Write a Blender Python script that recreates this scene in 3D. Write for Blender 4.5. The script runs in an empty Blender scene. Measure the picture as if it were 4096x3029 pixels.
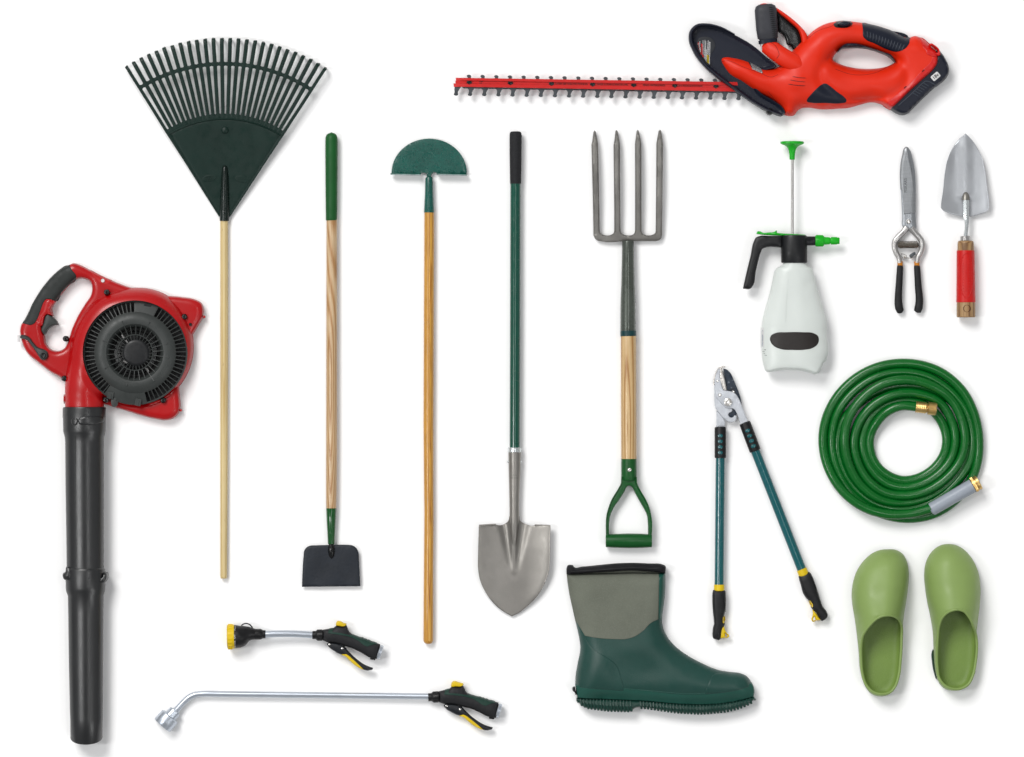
import bpy, bmesh, math, random
import numpy as np
from mathutils import Vector
from mathutils.geometry import delaunay_2d_cdt
from mathutils.bvhtree import BVHTree
random.seed(7)
K = 2.234 / 4096.0            # metres per unit of the measuring grid used below
CX, CY = 2048.0, 1514.5
HCAM = 12.0
SC = bpy.context.scene
COL = SC.collection

# ------------------------------------------------------------------ curves
def sm(pts, n=6, closed=True):
    """smooth curve through points; a third value 1 marks a corner"""
    P = [np.array(p[:2], float) for p in pts]
    c = [len(p) > 2 and p[2] == 1 for p in pts]
    N = len(P); T = []
    for i in range(N):
        a, b = P[(i-1) % N], P[(i+1) % N]
        l0 = np.linalg.norm(P[i]-a)+1e-9; l1 = np.linalg.norm(b-P[i])+1e-9
        T.append(((b-P[i])/l1*l0 + (P[i]-a)/l0*l1)/(l0+l1))
    out = []
    for i in range(N if closed else N-1):
        j = (i+1) % N
        L = np.linalg.norm(P[j]-P[i]); d = (P[j]-P[i])
        endi = c[i] or (not closed and i == 0); endj = c[j] or (not closed and j == N-1)
        m0 = d if endi else T[i]*L
        m1 = d if endj else T[j]*L
        k = n
        if endi and endj: k = 1
        for s in range(k):
            t = s/k; t2 = t*t; t3 = t2*t
            out.append((2*t3-3*t2+1)*P[i]+(t3-2*t2+t)*m0+(-2*t3+3*t2)*P[j]+(t3-t2)*m1)
    if not closed: out.append(P[-1])
    return [tuple(p) for p in out]

def sm3(pts, n=8):
    P = [np.array(p, float) for p in pts]; N = len(P); T = []
    for i in range(N):
        if i == 0: T.append((P[1]-P[0])/np.linalg.norm(P[1]-P[0])); continue
        if i == N-1: T.append((P[-1]-P[-2])/np.linalg.norm(P[-1]-P[-2])); continue
        l0 = np.linalg.norm(P[i]-P[i-1]); l1 = np.linalg.norm(P[i+1]-P[i])
        T.append(((P[i+1]-P[i])/l1*l0+(P[i]-P[i-1])/l0*l1)/(l0+l1))
    out = []
    for i in range(N-1):
        L = np.linalg.norm(P[i+1]-P[i])
        for s in range(n):
            t = s/n; t2 = t*t; t3 = t2*t
            out.append((2*t3-3*t2+1)*P[i]+(t3-2*t2+t)*T[i]*L+(-2*t3+3*t2)*P[i+1]+(t3-t2)*T[i+1]*L)
    out.append(P[-1])
    return out

def subdiv(loop, step):
    out = []; N = len(loop)
    for i in range(N):
        a, b = loop[i], loop[(i+1) % N]
        L = math.hypot(b[0]-a[0], b[1]-a[1])
        if L < 1e-6: continue
        k = max(1, int(math.ceil(L/step)))
        for s in range(k):
            out.append((a[0]+(b[0]-a[0])*s/k, a[1]+(b[1]-a[1])*s/k))
    return out

def crop(ox, oy, f):
    def c(pts):
        if isinstance(pts[0], (int, float)):
            return (ox+f*pts[0], oy+f*pts[1])
        return [(ox+f*p[0], oy+f*p[1])+tuple(p[2:3]) for p in pts]
    c.f = f
    return c

def arc(cx, cy, r, a0, a1, n=24, ry=None):
    ry = r if ry is None else ry
    return [(cx+r*math.cos(math.radians(a0+(a1-a0)*i/n)), cy-ry*math.sin(math.radians(a0+(a1-a0)*i/n))) for i in range(n+1)]

def disc(cx, cy, r, n=24, ry=None):
    return arc(cx, cy, r, 0, 360, n, ry)[:-1]

def rrect(x0, y0, x1, y1, r):
    o = []
    for (cx, cy, a) in ((x1-r, y0+r, 90), (x0+r, y0+r, 180), (x0+r, y1-r, 270), (x1-r, y1-r, 360)):
        o += arc(cx, cy, r, a-90, a, 5) if False else arc(cx, cy, r, a-90, a, 5)
    return o

def rot(pts, c, deg):
    s, k = math.sin(math.radians(deg)), math.cos(math.radians(deg))
    return [(c[0]+(x-c[0])*k-(y-c[1])*s, c[1]+(x-c[0])*s+(y-c[1])*k) for x, y in pts]

# ------------------------------------------------------------------ meshes: (verts, faces)
class M:
    def __init__(s, v, f): s.v = v; s.f = f; s._b = None
    def __add__(s, o):
        n = len(s.v)
        return M(list(s.v)+list(o.v), list(s.f)+[tuple(i+n for i in f) for f in o.f])
    def z(s, xs, ys):
        if s._b is None: s._b = BVHTree.FromPolygons([Vector(v) for v in s.v], s.f)
        out = np.empty(len(xs))
        for i, (x, y) in enumerate(zip(xs, ys)):
            h = s._b.ray_cast(Vector((x+1e-4, y+1e-4, 5000)), Vector((0, 0, -1)))
            if h[0] is None:
                h = s._b.find_nearest(Vector((x, y, 0)))
            out[i] = h[0].z
        return out

def tube(path, rad, n=24, sec=2.0, cap=True, up=(0, 0, 1)):
    """sweep; rad = number | (rx, rz) or a list of them per path point"""
    P = [np.array(p if len(p) > 2 else (p[0], p[1], 0), float) for p in path]; N = len(P)
    if not isinstance(rad, list): rad = [rad]*N
    V, F = [], []; upv = np.array(up, float)
    for i in range(N):
        t = P[min(i+1, N-1)]-P[max(i-1, 0)]
        if np.linalg.norm(t) < 1e-9: t = np.array((0, 1., 0))
        t /= np.linalg.norm(t)
        s = np.cross(t, upv)
        if np.linalg.norm(s) < 1e-3: s = np.array((1., 0, 0))
        s /= np.linalg.norm(s); u = np.cross(s, t)
        r = rad[i]; rx, rz = (r if isinstance(r, (tuple, list)) else (r, r))
        for k in range(n):
            a = 2*math.pi*(k+.5)/n; ca, sa = math.cos(a), math.sin(a)
            ca = math.copysign(abs(ca)**(2/sec), ca); sa = math.copysign(abs(sa)**(2/sec), sa)
            V.append(tuple(P[i]+s*rx*ca+u*rz*sa))
    for i in range(N-1):
        for k in range(n):
            a, b = i*n+k, i*n+(k+1) % n
            F.append((a, b, b+n, a+n))
    if cap:
        for base, p in ((0, P[0]), ((N-1)*n, P[-1])):
            V.append(tuple(p)); c = len(V)-1
            for k in range(n): F.append((base+k, base+(k+1) % n, c))
    return M(V, F)

def turned(p0, p1, prof, n=28, sec=2.0, sq=1.0):
    """turned piece on the axis p0-p1; prof = [(t along 0..1, r), ...]"""
    a, b = np.array(p0, float), np.array(p1, float)
    return tube([a+(b-a)*t for t, r in prof], [(r, r*sq) for t, r in prof], n, sec)

def vlathe(cx, cy, prof, n=64, a0=0, a1=360):
    V, F = [], []; full = abs(a1-a0-360) < 1e-6; m = n if full else n+1
    for r, z in prof:
        for k in range(m):
            a = math.radians(a0+(a1-a0)*k/n)
            V.append((cx+r*math.cos(a), cy-r*math.sin(a), z))
    for i in range(len(prof)-1):
        for k in range(n):
            b = (k+1) % m
            F.append((i*m+k, i*m+b, (i+1)*m+b, (i+1)*m+k))
    return M(V, F)

def box(cx, cy, z0, z1, L, W, deg=0, taper=1.0):
    """bar of length L along deg (image angle, y down), width W"""
    c, s = math.cos(math.radians(deg)), math.sin(math.radians(deg)); V = []
    for z in (z0, z1):
        w = W if z == z0 else W*taper
        for x, y in ((-L/2, -w/2), (L/2, -w/2), (L/2, w/2), (-L/2, w/2)):
            V.append((cx+x*c-y*s, cy+x*s+y*c, z))
    return M(V, [(0, 1, 2, 3), (4, 5, 6, 7), (0, 1, 5, 4), (1, 2, 6, 5), (2, 3, 7, 6), (3, 0, 4, 7)])

def _dist(px, py, segs):
    A, B = segs; D = B-A; L2 = (D**2).sum(1)+1e-12
    best = np.full(len(px), 1e18)
    for i in range(len(A)):
        t = np.clip(((px-A[i, 0])*D[i, 0]+(py-A[i, 1])*D[i, 1])/L2[i], 0, 1)
        best = np.minimum(best, (px-A[i, 0]-t*D[i, 0])**2+(py-A[i, 1]-t*D[i, 1])**2)
    return np.sqrt(best)

def _inside(px, py, loops):
    c = np.zeros(len(px), bool)
    for lp in loops:
        a = np.array(lp); b = np.roll(a, -1, 0)
        for i in range(len(a)):
            x0, y0 = a[i]; x1, y1 = b[i]
            if y0 == y1: continue
            m = ((y0 > py) != (y1 > py)) & (px < (x1-x0)*(py-y0)/(y1-y0)+x0)
            c ^= m
    return c

LEV = (.012, .05, .11, .19, .29, .40, .52)
def rnd(z0, h, R):
    return lambda x, y, d: z0+h*np.sqrt(np.maximum(0, 1-(1-np.clip(d/R, 0, 1))**2))

def puff(outl, H, zb=0.0, holes=(), step=8, R=10, smooth=0, hole_edge=True, mir=None, bstep=None, top_only=False, grid=True, ringR=None, sfade=(.22, .35)):
    """body with an exact outline: top height H(x, y, distance from the edge), flat, draped or mirrored underside"""
    bstep = bstep or max(3, step*.8)
    loops = [subdiv([p[:2] for p in outl], bstep)]+[subdiv([p[:2] for p in h], bstep) for h in holes]
    def segs(ls):
        A = np.concatenate([np.array(l) for l in ls]); B = np.concatenate([np.roll(np.array(l), -1, 0) for l in ls]); return A, B
    sall = segs(loops); sd = sall if hole_edge else segs(loops[:1])
    pts = []; edges = []
    for l in loops:
        n0 = len(pts); pts += l
        edges += [(n0+i, n0+(i+1) % len(l)) for i in range(len(l))]
    ex = []; RR = ringR or R
    for fr in LEV:
        o = RR*fr
        if o < .25: continue
        for l in loops:
            a = np.array(l); t = np.roll(a, -1, 0)-np.roll(a, 1, 0)
            nrm = np.stack([-t[:, 1], t[:, 0]], 1); nrm /= np.linalg.norm(nrm, axis=1)[:, None]+1e-9
            for sg in (1, -1): ex.append(a+nrm*o*sg)
    ex = np.concatenate(ex) if ex else np.zeros((0, 2))
    if len(ex):
        d = _dist(ex[:, 0], ex[:, 1], sall); ins = _inside(ex[:, 0], ex[:, 1], loops)
        lv = np.concatenate([np.full(sum(len(l) for l in loops)*2, RR*fr) for fr in LEV if RR*fr >= .25])
        ex = ex[ins & (d > lv*.95)]
    if grid:
        a = np.array(loops[0]); x0, y0 = a.min(0); x1, y1 = a.max(0)
        gx, gy = np.meshgrid(np.arange(x0, x1, step), np.arange(y0, y1, step*.866))
        gx = gx+(np.arange(gx.shape[0]) % 2)[:, None]*step*.5
        gx, gy = gx.ravel(), gy.ravel()
        ins = _inside(gx, gy, loops); gx, gy = gx[ins], gy[ins]
        d = _dist(gx, gy, sall); kx = d > max(min(RR, 1.2*step)*.5, RR*.5 if RR < step*3 else step*.6)
        gp = np.stack([gx[kx], gy[kx]], 1)
    else: gp = np.zeros((0, 2))
    allp = [Vector(p) for p in pts]+[Vector(p) for p in ex]+[Vector(p) for p in gp]
    r = delaunay_2d_cdt(allp, edges, [], 0, 1e-3)
    v = np.array([tuple(p) for p in r[0]]); tri = np.array([f for f in r[2] if len(f) == 3])
    cen = v[tri].mean(1)
    A = v[tri]; ar = np.abs((A[:, 1, 0]-A[:, 0, 0])*(A[:, 2, 1]-A[:, 0, 1])-(A[:, 2, 0]-A[:, 0, 0])*(A[:, 1, 1]-A[:, 0, 1]))
    tri = tri[_inside(cen[:, 0], cen[:, 1], loops) & (ar > 1e-5)]
    used = np.unique(tri); remap = np.full(len(v), -1); remap[used] = np.arange(len(used)); v = v[used]; tri = remap[tri]
    d = _dist(v[:, 0], v[:, 1], sd); dall = d if hole_edge else _dist(v[:, 0], v[:, 1], sall)
    z = H(v[:, 0], v[:, 1], d)*np.ones(len(v))
    if smooth:
        # round off the ridge lines of the profile on a regular grid
        sg = 5*math.sqrt(smooth); q = 3.0; L0 = np.array(loops[0]); (x0, y0), (x1, y1) = L0.min(0)-q*4, L0.max(0)+q*4
        ax, ay = np.arange(x0, x1, q), np.arange(y0, y1, q); gx, gy = np.meshgrid(ax, ay); px, py = gx.ravel(), gy.ravel()
        ins = _inside(px, py, loops); dr = np.where(ins, _dist(px, py, sd), 0)
        hr = (H(px, py, dr)*np.ones(len(px))).reshape(gx.shape); w8 = ins.astype(float).reshape(gx.shape); hr = hr*w8
        rr = int(sg*2.5/q)+1; kn = np.exp(-.5*((np.arange(-rr, rr+1)*q)/sg)**2); kn /= kn.sum()
        def blur(a):
            for ax_i in (0, 1):
                o = np.zeros_like(a)
                for t, kv in zip(range(-rr, rr+1), kn): o += kv*np.roll(a, t, ax_i)
                a = o
            return a
        hb = blur(hr)/np.maximum(blur(w8), 1e-4)
        fx, fy = (v[:, 0]-x0)/q, (v[:, 1]-y0)/q; ix, iy = np.clip(fx.astype(int), 0, len(ax)-2), np.clip(fy.astype(int), 0, len(ay)-2); fx, fy = fx-ix, fy-iy
        zb_s = hb[iy, ix]*(1-fx)*(1-fy)+hb[iy, ix+1]*fx*(1-fy)+hb[iy+1, ix]*(1-fx)*fy+hb[iy+1, ix+1]*fx*fy
        al = np.clip((dall/R-sfade[0])/sfade[1], 0, 1); al = al*al*(3-2*al)
        z = (1-al)*z+al*zb_s
    V = [(a[0], a[1], c) for a, c in zip(v, z)]; F = [tuple(int(i) for i in t) for t in tri]
    # consistent winding
    F = [f if (v[f[1]][0]-v[f[0]][0])*(v[f[2]][1]-v[f[0]][1])-(v[f[2]][0]-v[f[0]][0])*(v[f[1]][1]-v[f[0]][1]) < 0 else (f[0], f[2], f[1]) for f in F]
    m = M(V, F); m.outl = loops[0]; m.R = R
    if top_only: return m
    if mir is not None: bz = 2*mir-z
    elif callable(zb): bz = zb(v[:, 0], v[:, 1])
    else: bz = np.full(len(v), float(zb))
    n = len(V)
    ec = {}
    for f in F:
        for i in range(3):
            a, b = f[i], f[(i+1) % 3]; k = (min(a, b), max(a, b)); ec[k] = None if k in ec else (a, b)
    V2 = V+[(a[0], a[1], c) for a, c in zip(v, bz)]
    F2 = F+[(f[0]+n, f[2]+n, f[1]+n) for f in F]
    for e in ec.values():
        if e: F2.append((e[1], e[0], e[0]+n, e[1]+n))
    m = M(V2, F2); m.outl = loops[0]; m.R = R
    return m

def patch(outl, base, off=2.0, R=3.0, step=7, sink=6.0, holes=(), extra=None, smooth=0):
    """a skin laid over another body, standing off it by off"""
    zz = base.z
    bo_l = getattr(base, 'outl', None); near = False
    if bo_l is not None:
        a = np.array(subdiv([p[:2] for p in outl], 5)); b = np.array(bo_l)
        t = np.roll(a, -1, 0)-np.roll(a, 1, 0); nn = np.stack([t[:, 1], -t[:, 0]], 1); nn /= np.linalg.norm(nn, axis=1)[:, None]+1e-9
        area2 = (a[:, 0]*np.roll(a[:, 1], -1)-np.roll(a[:, 0], -1)*a[:, 1]).sum()
        if area2 < 0: nn = -nn
        dd = _dist(a[:, 0], a[:, 1], (b, np.roll(b, -1, 0)))
        ins = _inside(a[:, 0], a[:, 1], [bo_l])
        push = np.where(ins, np.full(len(dd), .9)*(dd < 5)+np.where(dd < 5, dd, 0), np.clip(.9-dd, 0, .9))
        outl = [tuple(p) for p in a+nn*push[:, None]]; near = bool((push > 0).any())
    def H(x, y, d):
        h = zz(x, y)+.8+off*np.sqrt(np.maximum(0, 1-(1-np.clip(d/R, 0, 1))**2))-.01
        return h+extra(x, y, d) if extra else h
    return puff(outl, H, lambda x, y: np.maximum(zz(x, y)-sink, .3), holes, step, R, smooth, ringR=max(R, min(40, getattr(base, 'R', 0))) if near else R)

def plate(outl, z0, z1, R=2.5, holes=(), step=14, smooth=0):
    return puff(outl, rnd(z0, z1-z0, R), z0, holes, step, R, smooth)

def text(s, size, pos, deg, z, thick=.8, base=None, off=.8, bold=0.0, sx=1.0):
    cu = bpy.data.curves.new('lettering', 'FONT'); cu.body = s; cu.size = 1; cu.align_x = 'CENTER'; cu.align_y = 'CENTER'
    cu.offset = bold; cu.resolution_u = 3
    o = bpy.data.objects.new('lettering', cu); COL.objects.link(o)
    dg = bpy.context.evaluated_depsgraph_get(); me = bpy.data.meshes.new_from_object(o.evaluated_get(dg))
    c, n = math.cos(math.radians(deg)), math.sin(math.radians(deg))
    V = []
    for q in me.vertices:
        x, y = q.co.x*size*sx, -q.co.y*size
        V.append((pos[0]+x*c-y*n, pos[1]+x*n+y*c, z))
    F = [tuple(p.vertices) for p in me.polygons]
    if base is not None and V:
        zz = base.z([a[0] for a in V], [a[1] for a in V])
        V = [(a[0], a[1], b+off) for a, b in zip(V, zz)]
    N = len(V); ec = {}
    for f in F:
        for i in range(len(f)):
            a, b = f[i], f[(i+1) % len(f)]; k = (min(a, b), max(a, b)); ec[k] = None if k in ec else (a, b)
    V2 = V+[(a[0], a[1], a[2]-thick) for a in V]; F2 = F+[tuple(i+N for i in reversed(f)) for f in F]
    for e in ec.values():
        if e: F2.append((e[1], e[0], e[0]+N, e[1]+N))
    bpy.data.objects.remove(o); bpy.data.curves.remove(cu); bpy.data.meshes.remove(me)
    return M(V2, F2)

def ruled(p0, p1, w, base, off=.6):
    """a line of print too small to read: a broken row of fine strokes"""
    p0, p1 = np.array(p0, float), np.array(p1, float); L = np.linalg.norm(p1-p0); d = (p1-p0)/L; n = np.array((-d[1], d[0]))*w/2
    m = M([], []); t = 0.0
    while t < L-1:
        e = min(L, t+random.choice((2.5, 3.5, 5, 6.5)))
        q = [p0+d*t-n, p0+d*e-n, p0+d*e+n, p0+d*t+n]
        z = base.z([a[0] for a in q], [a[1] for a in q])
        m = m+M([(a[0], a[1], c+off) for a, c in zip(q, z)]+[(a[0], a[1], c-.6) for a, c in zip(q, z)], [(0, 1, 2, 3), (4, 5, 6, 7), (0, 1, 5, 4), (1, 2, 6, 5), (2, 3, 7, 6), (3, 0, 4, 7)])
        t = e+1.3
    return m

# ------------------------------------------------------------------ objects
CUR = None; ZS = 1.0
def thing(name, label, cat, x, y, zmid=20, group=None, zs=1.0):
    global CUR, ZS
    ZS = zs; zmid *= zs
    o = bpy.data.objects.new(name, None); COL.objects.link(o); o.empty_display_size = .05
    f = 1-zmid*K/HCAM
    o.location = ((x-CX)*K*f, (CY-y)*K*f, 0)
    o['label'] = label; o['category'] = cat
    if group: o['group'] = group
    o['_o'] = 1; del o['_o']
    CUR = (o, x, y)
    return o

def part(name, m, mat, parent=None, label=None, angle=38, flat=False):
    root, x, y = CUR
    me = bpy.data.meshes.new(name)
    me.from_pydata([((v[0]-x)*K, (y-v[1])*K, v[2]*K*ZS) for v in m.v], [], m.f)
    bm = bmesh.new(); bm.from_mesh(me)
    bmesh.ops.remove_doubles(bm, verts=bm.verts, dist=2e-6)
    bmesh.ops.recalc_face_normals(bm, faces=bm.faces)
    bm.to_mesh(me); bm.free()
    if not flat:
        me.polygons.foreach_set('use_smooth', [True]*len(me.polygons))
        me.set_sharp_from_angle(angle=math.radians(angle))
    me.materials.append(mat)
    o = bpy.data.objects.new(name, me); COL.objects.link(o); o.parent = parent or root
    if label: o['label'] = label
    return o

# ------------------------------------------------------------------ materials
def lin(h, g=1.0):
    h = h.lstrip('#'); out = []
    for i in (0, 2, 4):
        c = int(h[i:i+2], 16)/255
        out.append((c/12.92 if c <= .04045 else ((c+.055)/1.055)**2.4)*g)
    return (*out, 1)

GAIN = .72
def _base(name):
    m = bpy.data.materials.new(name); m.use_nodes = True; nt = m.node_tree
    b = nt.nodes['Principled BSDF']
    tc = nt.nodes.new('ShaderNodeTexCoord')
    return m, nt, b, tc
def _noise(nt, tc, scale, st=(1, 1, 1), detail=3, rough=.55, dist=0):
    mp = nt.nodes.new('ShaderNodeMapping'); mp.inputs['Scale'].default_value = st
    nt.links.new(tc.outputs['Object'], mp.inputs['Vector'])
    n = nt.nodes.new('ShaderNodeTexNoise'); n.inputs['Scale'].default_value = scale; n.inputs['Detail'].default_value = detail
    n.inputs['Roughness'].default_value = rough; n.inputs['Distortion'].default_value = dist
    nt.links.new(mp.outputs['Vector'], n.inputs['Vector']); return n
def _ramp(nt, src, stops):
    r = nt.nodes.new('ShaderNodeValToRGB'); e = r.color_ramp.elements
    while len(e) < len(stops): e.new(.5)
    for i, (p, c) in enumerate(stops): e[i].position = p; e[i].color = c
    nt.links.new(src, r.inputs['Fac']); return r
def _map(nt, src, a, b, lo=.3, hi=.7):
    n = nt.nodes.new('ShaderNodeMapRange'); n.inputs['From Min'].default_value = lo; n.inputs['From Max'].default_value = hi
    n.inputs['To Min'].default_value = a; n.inputs['To Max'].default_value = b
    nt.links.new(src, n.inputs['Value']); return n

def mat(name, hx, rough=.45, metal=0, var=.10, vs=45, st=(1, 1, 1), bump=0, bs=900, bst=None, rv=.10, spec=.33, coat=0, hue=None, g=None, speck=None, sss=0):
    m, nt, b, tc = _base(name); g = GAIN if g is None else g
    c = np.array(lin(hx, g)[:3])
    if metal < .3 and not spec < .25: c = np.maximum(c-.016, c*.42)
    lo = np.clip(c*(1-var), 0, 1); hi = np.clip((np.array(lin(hue, g)[:3]) if hue else c*(1+var)), 0, 1)
    n = _noise(nt, tc, vs, st, 5)
    r = _ramp(nt, n.outputs['Fac'], [(.32, (*lo, 1)), (.68, (*hi, 1))]); colout = r.outputs['Color']
    if speck:
        shx, ss, thr = speck
        n3 = _noise(nt, tc, ss, (1, 1, 1), 2, .5)
        r3 = _ramp(nt, n3.outputs['Fac'], [(thr, (0, 0, 0, 1)), (thr+.05, (1, 1, 1, 1))])
        mx = nt.nodes.new('ShaderNodeMix'); mx.data_type = 'RGBA'
        nt.links.new(r3.outputs['Color'], mx.inputs['Factor']); nt.links.new(colout, mx.inputs[6]); mx.inputs[7].default_value = lin(shx, g)
        colout = mx.outputs[2]
    nt.links.new(colout, b.inputs['Base Color'])
    n2 = _noise(nt, tc, vs*2.3, st, 4)
    rr = _map(nt, n2.outputs['Fac'], max(.02, rough-rv), min(1, rough+rv)); nt.links.new(rr.outputs['Result'], b.inputs['Roughness'])
    b.inputs['Metallic'].default_value = metal; b.inputs['Specular IOR Level'].default_value = spec
    b.inputs['Coat Weight'].default_value = coat; b.inputs['Coat Roughness'].default_value = .12
    if sss:
        b.inputs['Subsurface Weight'].default_value = sss; b.inputs['Subsurface Radius'].default_value = (.02, .02, .02); b.inputs['Subsurface Scale'].default_value = .5
    if bump:
        nb = _noise(nt, tc, bs, bst or (1, 1, 1), 3)
        bp = nt.nodes.new('ShaderNodeBump'); bp.inputs['Strength'].default_value = bump; bp.inputs['Distance'].default_value = .002
        nt.links.new(nb.outputs['Fac'], bp.inputs['Height']); nt.links.new(bp.outputs['Normal'], b.inputs['Normal'])
    return m

def wood(name, dark, mid, light, rough=.42, scale=70, tilt=20, dist=2.0, coat=.25, off=-.022, seed=0, pores=.35, marks=.3):
    m, nt, b, tc = _base(name)
    mp = nt.nodes.new('ShaderNodeMapping'); mp.inputs['Scale'].default_value = (1, .15, 1); mp.inputs['Location'].default_value = (.004*math.sin(seed*2.3), 0, off); mp.inputs['Rotation'].default_value = (math.radians(tilt), 0, 0)
    nt.links.new(tc.outputs['Object'], mp.inputs['Vector'])
    w = nt.nodes.new('ShaderNodeTexWave'); w.wave_type = 'RINGS'; w.rings_direction = 'Y'; w.inputs['Scale'].default_value = scale
    w.inputs['Distortion'].default_value = dist; w.inputs['Detail'].default_value = 3; w.inputs['Detail Scale'].default_value = .5; w.inputs['Detail Roughness'].default_value = .55
    nt.links.new(mp.outputs['Vector'], w.inputs['Vector'])
    r = _ramp(nt, w.outputs['Fac'], [(0, lin(dark, GAIN)), (.28, lin(mid, GAIN)), (1, lin(light, GAIN))])
    n = _noise(nt, tc, 900, (1, .03, 1), 4, .7)
    r2 = _ramp(nt, n.outputs['Fac'], [(.35, (1-pores, 1-pores*1.1, 1-pores*1.25, 1)), (.55, (1, 1, 1, 1))])
    n4 = _noise(nt, tc, 14, (1, .3, 1), 3); r4 = _ramp(nt, n4.outputs['Fac'], [(.3, (.84, .81, .77, 1)), (.7, (1.0, 1.0, 1.0, 1))])
    mx = nt.nodes.new('ShaderNodeMix'); mx.data_type = 'RGBA'; mx.blend_type = 'MULTIPLY'; mx.inputs['Factor'].default_value = 1
    nt.links.new(r.outputs['Color'], mx.inputs[6]); nt.links.new(r2.outputs['Color'], mx.inputs[7])
    mx2 = nt.nodes.new('ShaderNodeMix'); mx2.data_type = 'RGBA'; mx2.blend_type = 'MULTIPLY'; mx2.inputs['Factor'].default_value = 1
    nt.links.new(mx.outputs[2], mx2.inputs[6]); nt.links.new(r4.outputs['Color'], mx2.inputs[7])
    n5 = _noise(nt, tc, 260, (1, .22, 1), 2, .6); r5 = _ramp(nt, n5.outputs['Fac'], [(.70, (1, 1, 1, 1)), (.76, (.45, .36, .28, 1))])
    mx3 = nt.nodes.new('ShaderNodeMix'); mx3.data_type = 'RGBA'; mx3.blend_type = 'MULTIPLY'; mx3.inputs['Factor'].default_value = marks
    nt.links.new(mx2.outputs[2], mx3.inputs[6]); nt.links.new(r5.outputs['Color'], mx3.inputs[7])
    nt.links.new(mx3.outputs[2], b.inputs['Base Color'])
    b.inputs['Roughness'].default_value = rough; b.inputs['Coat Weight'].default_value = coat; b.inputs['Coat Roughness'].default_value = .2
    bp = nt.nodes.new('ShaderNodeBump'); bp.inputs['Strength'].default_value = .15; bp.inputs['Distance'].default_value = .001
    nt.links.new(n.outputs['Fac'], bp.inputs['Height']); nt.links.new(bp.outputs['Normal'], b.inputs['Normal'])
    return m

X = {}
X['rake'] = mat('rake green plastic', '06261f', .42, spec=.24, var=.12, vs=25, bump=.10, bs=500)
X['rake_smooth'] = mat('rake socket plastic', '092820', .28, var=.1)
X['wood_pale'] = wood('pale yellow wood', 'd9ba76', 'e8d094', 'eed8a0', .5, 60, 3, 1.5, .1, pores=.10, marks=.9)
X['wood_hoe'] = wood('light ash wood', 'bd8d55', 'd2a877', 'e4c59a', .4, 75, 22, 2.2, .3, seed=1, pores=.22)
X['wood_honey'] = wood('honey ash wood', 'b4741a', 'e09c2c', 'efb745', .4, 130, 5, 2.5, .35, seed=2, pores=.35)
X['wood_fork'] = wood('clear ash wood', 'bd8a4c', 'dcb57a', 'ecca94', .42, 48, 18, 2.0, .25, seed=3, pores=.18)
X['wood_oak'] = wood('oak wood', '8a6238', 'b38a5a', 'c8a272', .55, 150, 4, 2.5, .05, seed=4, pores=.4)
X['green_grip'] = mat('green vinyl grip', '00602f', .55, var=.10, vs=20, bump=.04, bs=1400)
X['green_paint'] = mat('green enamel', '045a2c', .22, var=.06, coat=.4)
X['hoe_black'] = mat('black forged steel', '262b33', .50, spec=.24, var=.15, vs=30, bump=.35, bs=170)
X['black_steel'] = mat('black lacquered steel', '17191c', .25, var=.2)
X['hammer'] = mat('hammered teal enamel', '14645a', .30, var=.12, vs=30, bump=.30, bs=520, speck=('0a3a34', 560, .56), coat=.2)
X['edge_steel'] = mat('worn bright steel', '9fb0ae', .35, metal=.6, var=.2)
X['foam'] = mat('charcoal foam grip', '2e2f34', .75, var=.12, vs=120, bump=.15, bs=1500)
X['shovel_tube'] = mat('dark green gloss tube', '085a4c', .2, var=.08, coat=.4)
X['shovel_steel'] = mat('bead blasted steel', '8f8c87', .42, metal=.9, var=.06, vs=18, bump=.06, bs=1500, g=.9, rv=.05)
X['zinc'] = mat('zinc plated steel', 'cdd2d3', .27, metal=.85, var=.04, g=1, rv=.02)
X['fork_steel'] = mat('forged grey steel', '7c7a76', .45, metal=.65, var=.22, vs=14, bump=.22, bs=500, g=.85)
X['fork_ferrule'] = mat('metallic grey green paint', '565c55', .28, metal=.35, var=.10, vs=20, bump=.03, bs=1800, coat=.3)
X['teal_band'] = mat('teal plastic band', '08494c', .4)
X['dgrip'] = mat('green moulded plastic', '065f30', .38, var=.08, bump=.05, bs=1200)
X['spray_green'] = mat('bright green plastic', '1cbb2c', .35, var=.06)
X['spray_black'] = mat('black moulded plastic', '1d2024', .42, var=.15, bump=.04, bs=1200)
X['bottle'] = mat('milky translucent plastic', 'e2e8e4', .3, var=.02, vs=15, sss=.35, g=.79, rv=.01)
X['label_dark'] = mat('dark brown label', '3a3633', .45, var=.1)
X['blade_steel'] = mat('brushed blade steel', '9b9fa3', .36, metal=.8, var=.14, vs=200, st=(1, .06, 1), g=.9)
X['blade_dark'] = mat('ground grey steel', '94979a', .38, metal=.5, var=.08, vs=220, st=(.08, 1, 1), g=.8)
X['cast_steel'] = mat('cast bright steel', 'b4b2b0', .3, metal=.8, var=.05, vs=40, rv=.03, g=.95)
X['spring'] = mat('spring steel', '8d857a', .25, metal=.9, var=.1, g=.9)
X['etch'] = mat('etched grey marking', '5c5f63', .6)
X['orange'] = mat('orange plastic band', 'd3872b', .45)
X['grip_black'] = mat('black vinyl grip', '24262a', .6, var=.12, bump=.08, bs=1500)
X['trowel'] = mat('satin silver paint', 'a9acb0', .38, metal=.45, var=.05, vs=14, bump=.02, bs=1500, g=.92)
X['trowel_socket'] = mat('weld steel', '99968f', .35, metal=.7)
X['red_grip'] = mat('red rubber sleeve', 'd8241f', .42, var=.05, vs=30)
X['hole_dark'] = mat('bored wood', '5a3a1e', .8, var=.2)
X['hose'] = mat('green hose vinyl', '006f32', .25, var=.08, vs=30, bump=.14, bs=380, coat=.12, rv=.05)
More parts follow.
